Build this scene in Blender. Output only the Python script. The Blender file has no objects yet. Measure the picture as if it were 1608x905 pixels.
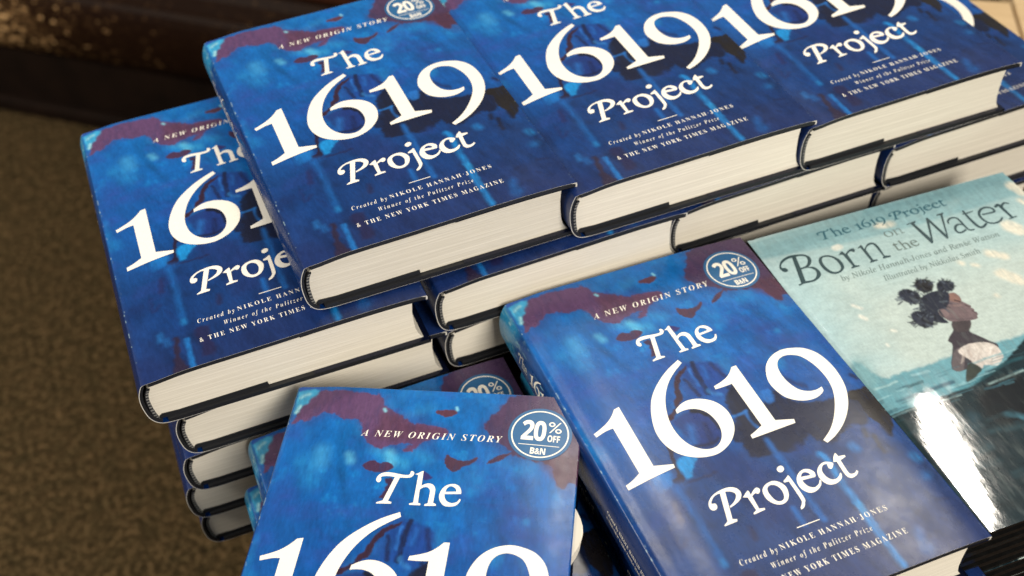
import bpy, bmesh, math, random
import numpy as np
from mathutils import Vector, Euler

# ---------------------------------------------------------------- camera, world, lights
rng = np.random.default_rng(7)
C = bpy.context.scene
COL = C.collection
MM = 0.001
ZOFF = 0.998                      # height of the topmost covers above the carpet, metres


def W3(x, y, z):                  # scene millimetres -> world metres
    return Vector((x * MM, y * MM, z * MM + ZOFF))


cam_d = bpy.data.cameras.new('camera')
cam = bpy.data.objects.new('camera', cam_d)
COL.objects.link(cam)
cam.location = W3(-66.64, -441.31, 408.73)
cam.rotation_euler = (0.787775, 0.008932, -0.412269)
cam_d.sensor_width = 36.0
cam_d.lens = 39.15
cam_d.clip_start = 0.02
cam_d.clip_end = 60
cam_d.dof.use_dof = True
cam_d.dof.focus_distance = 0.60
cam_d.dof.aperture_fstop = 6.8
C.camera = cam

world = bpy.data.worlds.new('World')
C.world = world
world.use_nodes = True
bg = world.node_tree.nodes['Background']
bg.inputs[0].default_value = (1.0, 0.94, 0.86, 1)
bg.inputs[1].default_value = 0.20


def lamp(name, loc, target, sx, sy, watts, color, rz=None):
    d = bpy.data.lights.new(name, 'AREA')
    d.shape = 'RECTANGLE'
    d.size, d.size_y, d.energy, d.color = sx, sy, watts, color
    o = bpy.data.objects.new(name, d)
    COL.objects.link(o)
    o.location = W3(*loc)
    if rz is None:
        o.rotation_euler = (W3(*target) - W3(*loc)).to_track_quat('-Z', 'Y').to_euler()
    else:
        o.rotation_euler = (0, 0, rz)
    return o


WARM = (1.0, 0.92, 0.80)
lamp('ceiling_lamp_right', (1722, 735, 1900), None, 0.095, 0.47, 15, WARM, rz=math.radians(-19)).data.shape = 'ELLIPSE'
lamp('ceiling_lamp_middle', (800, 980, 1900), None, 0.16, 0.42, 11, WARM, rz=math.radians(-15))
lamp('ceiling_lamp_front', (450, -2100, 1500), (100, 0, -50), 1.0, 1.0, 76, WARM)
lamp('ceiling_lamp_left', (-1500, -500, 2000), (-200, 300, -400), 0.5, 0.5, 20, WARM)
lamp('fill_lamp_back', (-2400, 1300, 1700), (-350, 1500, -900), 0.3, 0.3, 56, WARM)  # added fill to brighten carpet and fixture, not a known fitting

C.view_settings.view_transform = 'Standard'
C.view_settings.look = 'None'
C.view_settings.exposure = 0.0
C.view_settings.gamma = 1.0
C.cycles.use_denoising = True
C.cycles.max_bounces = 6


# ---------------------------------------------------------------- small helpers
def lin(c):
    c = np.asarray(c, float) / 255.0
    return np.where(c <= 0.04045, c / 12.92, ((c + 0.055) / 1.055) ** 2.4)


def empty(name, loc=(0, 0, 0), rot=(0, 0, 0)):
    o = bpy.data.objects.new(name, None)
    o.empty_display_size = 0.05
    COL.objects.link(o)
    o.location = loc
    o.rotation_euler = rot
    return o


def tag(o, label, cat, group=None):
    o['label'] = label
    o['category'] = cat
    if group:
        o['group'] = group
    return o


def obj(name, me, parent=None):
    o = bpy.data.objects.new(name, me)
    COL.objects.link(o)
    if parent:
        o.parent = parent
    return o


def mesh(name, verts, faces, mats, smooth=False, fmat=None):
    me = bpy.data.meshes.new(name)
    me.from_pydata([tuple(v) for v in verts], [], [tuple(f) for f in faces])
    for m in mats:
        me.materials.append(m)
    if fmat is not None:
        me.polygons.foreach_set('material_index', np.asarray(fmat, np.int32))
    if smooth:
        me.polygons.foreach_set('use_smooth', np.ones(len(me.polygons), bool))
    me.update()
    return me


def grid_mesh(name, X, mats, colors=None, smooth=True):
    """X: (rows, cols, 3) array in metres -> quad sheet."""
    r, c, _ = X.shape
    idx = np.arange(r * c).reshape(r, c)
    q = np.stack([idx[:-1, :-1], idx[1:, :-1], idx[1:, 1:], idx[:-1, 1:]], -1).reshape(-1, 4)
    me = bpy.data.meshes.new(name)
    me.vertices.add(r * c)
    me.vertices.foreach_set('co', X.reshape(-1).astype(np.float32))
    n = len(q)
    me.loops.add(n * 4)
    me.loops.foreach_set('vertex_index', q.reshape(-1).astype(np.int32))
    me.polygons.add(n)
    me.polygons.foreach_set('loop_start', (np.arange(n) * 4).astype(np.int32))
    me.polygons.foreach_set('use_smooth', np.full(n, smooth))
    me.update(calc_edges=True)
    for m in mats:
        me.materials.append(m)
    if colors is not None:
        at = me.attributes.new('art', 'FLOAT_COLOR', 'POINT')
        rgba = np.ones((r * c, 4), np.float32)
        rgba[:, :3] = colors.reshape(-1, 3)
        at.data.foreach_set('color', rgba.reshape(-1))
    return me


def prism(section, v0, v1, nv=2, axis_fn=None):
    """closed section [(x, z)] in mm extruded along y from v0 to v1 -> verts (m), faces."""
    n = len(section)
    vs = []
    for i in range(nv):
        v = v0 + (v1 - v0) * i / (nv - 1)
        for (x, z) in section:
            if axis_fn:
                x, z = axis_fn(x, v, z)
            vs.append((x * MM, v * MM, z * MM))
    fs = []
    for i in range(nv - 1):
        for k in range(n):
            a, b = i * n + k, i * n + (k + 1) % n
            fs.append((a, b, b + n, a + n))
    fs.append(tuple(range(n - 1, -1, -1)))
    fs.append(tuple(range((nv - 1) * n, nv * n)))
    return vs, fs


def fix_normals(me):
    bm = bmesh.new()
    bm.from_mesh(me)
    bmesh.ops.recalc_face_normals(bm, faces=bm.faces)
    bm.to_mesh(me)
    bm.free()
    return me


def box_bm(bm, x0, x1, y0, y1, z0, z1, bevel=0.0):
    r = bmesh.ops.create_cube(bm, size=1.0)
    for v in r['verts']:
        v.co = Vector((x0 + (v.co.x + .5) * (x1 - x0), y0 + (v.co.y + .5) * (y1 - y0), z0 + (v.co.z + .5) * (z1 - z0)))
    if bevel:
        es = list({e for v in r['verts'] for e in v.link_edges})
        bmesh.ops.bevel(bm, geom=es, offset=bevel, segments=3, affect='EDGES', profile=0.5)


def bm_obj(name, bm, mat, parent=None, smooth=False):
    me = bpy.data.meshes.new(name)
    bm.to_mesh(me)
    bm.free()
    me.materials.append(mat)
    if smooth:
        me.polygons.foreach_set('use_smooth', np.ones(len(me.polygons), bool))
    return obj(name, me, parent)


# ---------------------------------------------------------------- materials
def new_mat(name):
    m = bpy.data.materials.new(name)
    m.use_nodes = True
    nt = m.node_tree
    return m, nt, nt.nodes['Principled BSDF']


def nd(nt, typ, **kw):
    n = nt.nodes.new(typ)
    for k, v in kw.items():
        setattr(n, k, v)
    return n


def noise_node(nt, scale, detail=4, rough=0.55, stretch=(1, 1, 1), coord='Object'):
    tc = nd(nt, 'ShaderNodeTexCoord')
    mp = nd(nt, 'ShaderNodeMapping')
    mp.inputs['Scale'].default_value = stretch
    nt.links.new(tc.outputs[coord], mp.inputs[0])
    n = nd(nt, 'ShaderNodeTexNoise')
    n.inputs['Scale'].default_value = scale
    n.inputs['Detail'].default_value = detail
    n.inputs['Roughness'].default_value = rough
    nt.links.new(mp.outputs[0], n.inputs['Vector'])
    return n


def ramp_node(nt, fac, stops):
    r = nd(nt, 'ShaderNodeValToRGB')
    el = r.color_ramp.elements
    while len(el) < len(stops):
        el.new(0.5)
    for e, (p, c) in zip(el, stops):
        e.position = p
        e.color = (*c, 1)
    nt.links.new(fac, r.inputs[0])
    return r


def bump_to(nt, bsdf, height, strength, dist):
    b = nd(nt, 'ShaderNodeBump')
    b.inputs['Strength'].default_value = strength
    b.inputs['Distance'].default_value = dist
    nt.links.new(height, b.inputs['Height'])
    nt.links.new(b.outputs[0], bsdf.inputs['Normal'])


def art_mat(name, rough, coat=0.0, bump=0.05, spec=.5, bs=(1, 1, 1), bsc=60, crough=.06):
    m, nt, b = new_mat(name)
    a = nd(nt, 'ShaderNodeAttribute')
    a.attribute_name = 'art'
    n = noise_node(nt, 900, 3, .6, (1, .35, 1))
    r = ramp_node(nt, n.outputs['Fac'], [(0.2, (.86, .87, .9)), (0.8, (1.1, 1.1, 1.08))])
    mx = nd(nt, 'ShaderNodeMix', data_type='RGBA', blend_type='MULTIPLY')
    mx.inputs['Factor'].default_value = 1.0
    nt.links.new(a.outputs['Color'], mx.inputs['A'])
    nt.links.new(r.outputs[0], mx.inputs['B'])
    nt.links.new(mx.outputs['Result'], b.inputs['Base Color'])
    b.inputs['Roughness'].default_value = rough
    b.inputs['Specular IOR Level'].default_value = spec
    b.inputs['Coat Weight'].default_value = coat
    b.inputs['Coat Roughness'].default_value = crough
    n2 = noise_node(nt, bsc, 4, .6, bs)
    bump_to(nt, b, n2.outputs['Fac'], bump, 0.002)
    return m


def plain(name, col, rough=0.5, var=0.12, scale=300, stretch=(1, 1, 1), bump=0.0, spec=0.5):
    m, nt, b = new_mat(name)
    n = noise_node(nt, scale, 4, .6, stretch)
    lo = tuple(max(0, c * (1 - var)) for c in col)
    hi = tuple(c * (1 + var) for c in col)
    r = ramp_node(nt, n.outputs['Fac'], [(0.3, lo), (0.7, hi)])
    nt.links.new(r.outputs[0], b.inputs['Base Color'])
    b.inputs['Roughness'].default_value = rough
    b.inputs['Specular IOR Level'].default_value = spec
    if bump:
        bump_to(nt, b, n.outputs['Fac'], bump, 0.001)
    return m


def paper_mat(name, lo, hi):
    m, nt, b = new_mat(name)
    n = noise_node(nt, 1.0, 4, .8, (8, 8, 1500))
    r = ramp_node(nt, n.outputs['Fac'], [(0.25, lo), (0.5, tuple((x + y) / 2 for x, y in zip(lo, hi))), (0.62, hi)])
    oi = nd(nt, 'ShaderNodeObjectInfo')                # paper shade differs a little from copy to copy
    sh = nd(nt, 'ShaderNodeMapRange')
    sh.inputs['To Min'].default_value = .88
    sh.inputs['To Max'].default_value = 1.04
    nt.links.new(oi.outputs['Random'], sh.inputs['Value'])
    mx = nd(nt, 'ShaderNodeMix', data_type='RGBA', blend_type='MULTIPLY')
    mx.inputs['Factor'].default_value = 1
    nt.links.new(r.outputs[0], mx.inputs['A'])
    nt.links.new(sh.outputs[0], mx.inputs['B'])
    nt.links.new(mx.outputs['Result'], b.inputs['Base Color'])
    b.inputs['Roughness'].default_value = 0.85
    b.inputs['Specular IOR Level'].default_value = 0.15
    n2 = noise_node(nt, 1.0, 2, .6, (5, 5, 2600))
    bump_to(nt, b, n2.outputs['Fac'], 0.4, 0.0007)
    return m


M_JACKET = art_mat('printed_jacket', 0.28, 0.0, 0.05, .38)
_nt = M_JACKET.node_tree
_n = noise_node(_nt, 38, 5, .7)                     # handling marks in the laminate
_r = ramp_node(_nt, _n.outputs['Fac'], [(.32, (.23,) * 3), (.70, (.33,) * 3)])
_nt.links.new(_r.outputs[0], _nt.nodes['Principled BSDF'].inputs['Roughness'])
M_EDGE = plain('jacket_paper_edge', (.62, .60, .55), 0.7, .1, 800)
M_BLACK = plain('black_cloth_board', (.008, .009, .012), 0.55, .3, 1500, bump=.1)
M_PAGES = paper_mat('cream_page_edges', (.63, .585, .49), (.88, .835, .735))
M_WHITE = plain('ivory_ink', (.90, .865, .775), 0.4, .02, 300)
M_BAND = plain('black_headband_cloth', (.012, .013, .018), 0.7, .2, 900)
M_STITCH = plain('grey_stitch', (.20, .20, .19), 0.8, .2, 900)
M_STICKER = plain('blue_sticker_paper', (.018, .115, .28), 0.35, .05, 300)
M_SEA = art_mat('glossy_painted_cover', 0.018, 0.04, 0.007, .5, (1, .3, 1), 160, .20)
M_TEAL = plain('teal_ink', (.025, .12, .165), 0.3, .06, 300)
M_DTEAL = plain('dark_teal_ink', (.007, .040, .052), 0.3, .06, 300)
M_GREYINK = plain('grey_green_ink', (.10, .15, .145), 0.3, .06, 300)
M_DPAGES = paper_mat('dark_printed_page_edges', (.003, .003, .003), (.010, .0098, .009))
M_DBOARD = plain('black_glossy_board', (.005, .005, .005), 0.34, .5, 250, spec=.35)


# ---------------------------------------------------------------- outlines
def parse(txt):
    out = []
    for cont in txt.split('|'):
        pts = []
        for a in cont.split():
            c = a.endswith('!')
            x, y = a.rstrip('!').split(',')
            pts.append((float(x), float(y), c))
        out.append(pts)
    return out


def smooth_line(pts, closed=True, n=5):
    res, m = [], len(pts)
    segs = m if closed else m - 1
    for i in range(segs):
        p1, p2 = pts[i], pts[(i + 1) % m]
        p0 = p1 if p1[2] or (not closed and i == 0) else pts[(i - 1) % m]
        p3 = p2 if p2[2] or (not closed and i + 2 >= m) else pts[(i + 2) % m]
        k = 1 if (p1[2] and p2[2]) else n
        for j in range(k):
            t = j / k
            f = lambda a, b, c, d: 0.5 * (2 * b + (c - a) * t + (2 * a - 5 * b + 4 * c - d) * t * t + (3 * b - a - 3 * c + d) * t ** 3)
            res.append((f(p0[0], p1[0], p2[0], p3[0]), f(p0[1], p1[1], p2[1], p3[1])))
    if not closed:
        res.append(pts[-1][:2])
    return res


def fill(contours):
    """closed 2-D outlines -> (verts, faces) of the filled shape, holes respected"""
    cu = bpy.data.curves.new('tmp', 'CURVE')
    cu.dimensions = '2D'
    cu.fill_mode = 'FRONT'
    for c in contours:
        s = cu.splines.new('POLY')
        s.points.add(len(c) - 1)
        for p, (x, y) in zip(s.points, c):
            p.co = (x, y, 0, 1)
        s.use_cyclic_u = True
    return _curve_mesh(cu)


def _curve_mesh(cu):
    o = bpy.data.objects.new('tmp', cu)
    COL.objects.link(o)
    dg = bpy.context.evaluated_depsgraph_get()
    me = bpy.data.meshes.new_from_object(o.evaluated_get(dg))
    vs = np.array([tuple(v.co)[:2] for v in me.vertices]) if len(me.vertices) else np.zeros((0, 2))
    fs = [tuple(p.vertices) for p in me.polygons]
    bpy.data.objects.remove(o)
    bpy.data.curves.remove(cu)
    bpy.data.meshes.remove(me)
    return vs, fs


def glyph(key, dx=0, dy=0, sc=1, ox=0, oy=0):
    cs = [[((x - ox) * sc + ox + dx, (y - oy) * sc + oy + dy) for x, y in smooth_line(c)] for c in parse(GLYPHS[key])]
    return fill(cs)


def gbox(keys):
    p = np.array([q[:2] for k in keys for c in parse(GLYPHS[k]) for q in c])
    return p.min(0), p.max(0)


def math_text(s, style):
    out = []
    for ch in s:
        o = ord(ch)
        if style == 'sans':
            up, lo, dg = 0x1D5D4, 0x1D5EE, 0x1D7EC
        elif style == 'bold':
            up, lo, dg = 0x1D400, 0x1D41A, 0x1D7CE
        elif style == 'bi':
            up, lo, dg = 0x1D468, 0x1D482, 0x1D7CE
        else:
            up, lo, dg = 0x1D434, 0x1D44E, 0x1D7CE
        if 65 <= o <= 90:
            out.append(chr(up + o - 65))
        elif 97 <= o <= 122:
            out.append('\u210e' if (style == 'it' and ch == 'h') else chr(lo + o - 97))
        elif 48 <= o <= 57:
            out.append(chr(dg + o - 48))
        else:
            out.append(ch)
    return ''.join(out)


def text(s, style, x0, x1, base, cap, track=1.0, shear=0.0, cap_ref='E', weight=0.0):
    """line of lettering fitted between x0 and x1, its capitals `cap` high over `base`"""
    def raw(t):
        cu = bpy.data.curves.new('tmp', 'FONT')
        cu.body = t
        cu.size = 10
        cu.space_character = track
        cu.fill_mode = 'FRONT'
        cu.resolution_u = 3
        cu.offset = weight
        cu.shear = shear
        return _curve_mesh(cu)
    vs, fs = raw(math_text(s, style))
    ref, _ = raw(math_text(cap_ref, style))
    h = ref[:, 1].max() - max(ref[:, 1].min(), 0)
    a, b = vs[:, 0].min(), vs[:, 0].max()
    vs = np.stack([x0 + (vs[:, 0] - a) / (b - a) * (x1 - x0), base + vs[:, 1] * cap / h], 1)
    return vs, fs


def stroke_poly(pts, w):
    """thick line along pts -> quad strip"""
    p = np.array(pts)
    d = np.gradient(p, axis=0)
    d /= np.linalg.norm(d, axis=1)[:, None] + 1e-9
    nrm = np.stack([-d[:, 1], d[:, 0]], 1)
    n = len(p)
    tw = np.linspace(0, 1, n)
    ww = w * (0.72 + 0.28 * np.sin(np.pi * tw))[:, None] / 2
    vs = np.concatenate([p + nrm * ww, p - nrm * ww])
    fs = [(i, i + 1, n + i + 1, n + i) for i in range(n - 1)]
    return vs, fs


def rect(x0, x1, y0, y1):
    return np.array([(x0, y0), (x1, y0), (x1, y1), (x0, y1)]), [(0, 1, 2, 3)]


def ring(cx, cy, r0, r1, n=72):
    a = np.linspace(0, 2 * np.pi, n, endpoint=False)
    c = np.stack([np.cos(a), np.sin(a)], 1)
    vs = np.concatenate([c * r0, c * r1]) + (cx, cy)
    fs = [(i, (i + 1) % n, n + (i + 1) % n, n + i) for i in range(n)]
    return vs, fs


def disc(cx, cy, r, n=72):
    a = np.linspace(0, 2 * np.pi, n, endpoint=False)
    return np.stack([cx + r * np.cos(a), cy + r * np.sin(a)], 1), [tuple(range(n))]


def lettering(name, pieces, place, mat, cuts):
    """flat pieces -> one mesh bent over the cover by place(u, v)"""
    bm = bmesh.new()
    for vs, fs in pieces:
        bv = [bm.verts.new((x, y, 0)) for x, y in vs]
        for f in fs:
            try:
                bm.faces.new([bv[i] for i in f])
            except ValueError:
                pass
    for u in cuts:
        g = bm.verts[:] + bm.edges[:] + bm.faces[:]
        bmesh.ops.bisect_plane(bm, geom=g, plane_co=(u, 0, 0), plane_no=(1, 0, 0), dist=1e-5)
    bmesh.ops.triangulate(bm, faces=bm.faces[:])
    for v in bm.verts:
        v.co = Vector(place(v.co.x, v.co.y)) * MM
    bmesh.ops.recalc_face_normals(bm, faces=bm.faces)
    s = sum(f.normal.z * f.calc_area() for f in bm.faces)
    if s < 0:
        bmesh.ops.reverse_faces(bm, faces=bm.faces[:])
    me = bpy.data.meshes.new(name)
    bm.to_mesh(me)
    bm.free()
    me.materials.append(mat)
    return me


# ---------------------------------------------------------------- painting (printed colours)
def vnoise(U, V, su, sv, seed, octaves=4):
    r = np.random.default_rng(seed)
    out, amp, tot = np.zeros(U.shape), 1.0, 0.0
    for k in range(octaves):
        g = r.random((96, 96))
        x, y = (U / su * 2 ** k) % 95, (V / sv * 2 ** k) % 95
        i, j = np.floor(x).astype(int), np.floor(y).astype(int)
        fx, fy = x - i, y - j
        fx, fy = fx * fx * (3 - 2 * fx), fy * fy * (3 - 2 * fy)
        i1, j1 = (i + 1) % 96, (j + 1) % 96
        out += amp * ((g[i, j] * (1 - fx) + g[i1, j] * fx) * (1 - fy) + (g[i, j1] * (1 - fx) + g[i1, j1] * fx) * fy)
        tot += amp
        amp *= 0.55
    return out / tot


def seg_dist(U, V, a, b):
    ax, ay = a
    bx, by = b
    dx, dy = bx - ax, by - ay
    t = np.clip(((U - ax) * dx + (V - ay) * dy) / (dx * dx + dy * dy + 1e-9), 0, 1)
    return np.hypot(U - ax - t * dx, V - ay - t * dy)


def paint(rgb, U, V, ops, seed, wk=3.0):
    wob = [vnoise(U, V, 3.2, 3.2, seed + 1, 4) - .5, vnoise(U, V, 3.2, 3.2, seed + 2, 4) - .5]
    brush = vnoise(U, V, 2.0, 9.0, seed + 3, 3) - .5
    for k, op in enumerate(ops):
        kind, txt, col, soft, wb, opa = op[:6]
        pts = parse(txt)[0]
        p = smooth_line(pts, closed=(kind == 'p'), n=3)
        xs, ys = [q[0] for q in p], [q[1] for q in p]
        pad = 4 * soft + 2 * wb + (op[6] if kind == 's' else 0) + 2
        sel = np.where((U > min(xs) - pad) & (U < max(xs) + pad) & (V > min(ys) - pad) & (V < max(ys) + pad))
        if not len(sel[0]):
            continue
        u = U[sel] + wob[0][sel] * wb * wk
        v = V[sel] + wob[1][sel] * wb * wk
        d = np.full(u.shape, 1e9)
        m = len(p)
        inside = np.zeros(u.shape, bool)
        for i in range(m if kind == 'p' else m - 1):
            a, b = p[i], p[(i + 1) % m]
            d = np.minimum(d, seg_dist(u, v, a, b))
            if kind == 'p':
                c = (a[1] > v) != (b[1] > v)
                xi = (b[0] - a[0]) * (v - a[1]) / (b[1] - a[1] + 1e-12) + a[0]
                inside ^= c & (u < xi)
        if kind == 'p':
            d = np.where(inside, -d, d)
        else:
            d = d - op[6] / 2
        al = np.clip(.5 - d / (2 * soft), 0, 1)
        al = al * al * (3 - 2 * al) * opa
        al = al * np.clip(1 + brush[sel] * (1.3 if kind == 's' else .3), 0, 1.0)
        c = lin(col)[None, :] * (1 + 0.45 * brush[sel])[:, None]
        rgb[sel] = rgb[sel] * (1 - al[:, None]) + c * al[:, None]
    return rgb


def jacket_colours(U, V):
    def mix(a, b, t):
        return a + (b - a) * np.clip(t, 0, 1)[..., None]
    top, mid, low, bot = lin((14, 102, 180)), lin((16, 82, 160)), lin((22, 62, 128)), lin((34, 54, 112))
    n1 = vnoise(U, V, 26, 46, 11, 5) - .5
    n2 = vnoise(U + .25 * V, V, 5, 22, 12, 4) - .5
    n3 = vnoise(U, V, 9, 8, 13, 4) - .5
    n4 = vnoise(U, V, 40, 30, 14, 3) - .5
    t = V + 60 * n1
    rgb = mix(np.broadcast_to(bot, U.shape + (3,)), low, (t - 10) / 40)
    rgb = mix(rgb, mid, (t - 70) / 50)
    rgb = mix(rgb, top, (t - 150) / 40)
    rgb = rgb * (1 + 0.7 * n2 + 0.5 * n3)[..., None]
    rgb = mix(rgb, lin((36, 48, 108)), 1.6 * (n4 - .02) * (V < 170))
    rgb = mix(rgb, lin((40, 150, 215)), 2.4 * (n3 - .16) * (V > 150))
    rgb = mix(rgb, lin((28, 34, 84)), 2.2 * (n2 - .17) * (V < 130))
    rgb = mix(rgb, lin((24, 92, 172)), .5 * np.clip((34 - U) / 14, 0, 1) * np.clip((V - 60 - 50 * n1) / 40, 0, 1))
    rgb = mix(rgb, lin((52, 72, 158)), 2.0 * (vnoise(U, V, 22, 16, 15, 4) - .54) * (V > 60))
    rgb = mix(rgb, lin((34, 128, 200)), 2.2 * (vnoise(U, V, 14, 20, 16, 4) - .58) * (V > 110))
    rgb = rgb * (1 - .22 * np.clip((125 - V) / 50, 0, 1))[..., None]
    rgb = paint(rgb, U, V, JACKET_ART, 40)
    # back fold and spine: blue wash, pale streaks near the head
    sp = np.clip((-U) / 2.0, 0, 1)
    s1 = vnoise(U, V, 4, 30, 21, 4)
    spine = mix(np.broadcast_to(lin((8, 44, 104)), U.shape + (3,)), lin((22, 84, 160)), 2 * (s1 - .42) + (V - 140) / 120)
    spine = mix(spine, lin((60, 165, 220)), np.clip((V - 214) / 10, 0, 1) * .85)
    spine = mix(spine, lin((205, 230, 238)), np.clip(3.2 * (vnoise(U, V, 2.2, 5, 22, 3) - .58), 0, 1) * np.clip((V - 205) / 12, 0, 1))
    spine = mix(spine, lin((150, 190, 215)), np.clip(7 * (vnoise(U, V, 1.2, 12, 23, 3) - .72), 0, 1) * np.clip((V - 120) / 40, 0, 1))
    rgb = mix(rgb, spine, sp)
    wear = np.clip(9 * (vnoise(U, V, .9, 2.6, 24, 3) - .69), 0, 1) * np.exp(-((U - .2) / .8) ** 2)
    wear += np.clip(9 * (vnoise(U, V, 1.2, 1.2, 25, 3) - .70), 0, 1) * np.exp(-((U - 162.6) / .7) ** 2)
    rgb = mix(rgb, lin((205, 215, 222)), wear * np.where(U > 80, .22, .6))
    fine = vnoise(U, V, .9, 3.0, 31, 3) - .5
    rgb = rgb * (1 + .35 * fine)[..., None]
    return np.clip(rgb * np.array([.68, .88, .86]), 0.0015, .95)


def sea_colours(U, V):
    def mix(a, b, t):
        return a + (b - a) * np.clip(t, 0, 1)[..., None]
    n1 = vnoise(U, V, 40, 30, 61, 4) - .5
    n2 = vnoise(U + .5 * V, V, 9, 6, 62, 4) - .5
    n3 = vnoise(U - .4 * V, V, 4, 9, 63, 4) - .5
    t = V + 40 * n1
    rgb = mix(np.broadcast_to(lin((200, 208, 200)), U.shape + (3,)), lin((176, 200, 200)), (t - 150) / 60)
    rgb = mix(rgb, lin((184, 206, 206)), (40 - U) / 40 + n1)
    rgb = rgb * (1 + .16 * n2 + .10 * n3)[..., None]
    rgb = paint(rgb, U, V, SEA_ART, 80, 1.3)
    fine = vnoise(U + .5 * V, V, 3.5, .9, 71, 3) - .5
    rgb = rgb * (1 + .22 * fine)[..., None]
    return np.clip(rgb * np.array([.78, .855, .90]), 0.003, .93)


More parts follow.
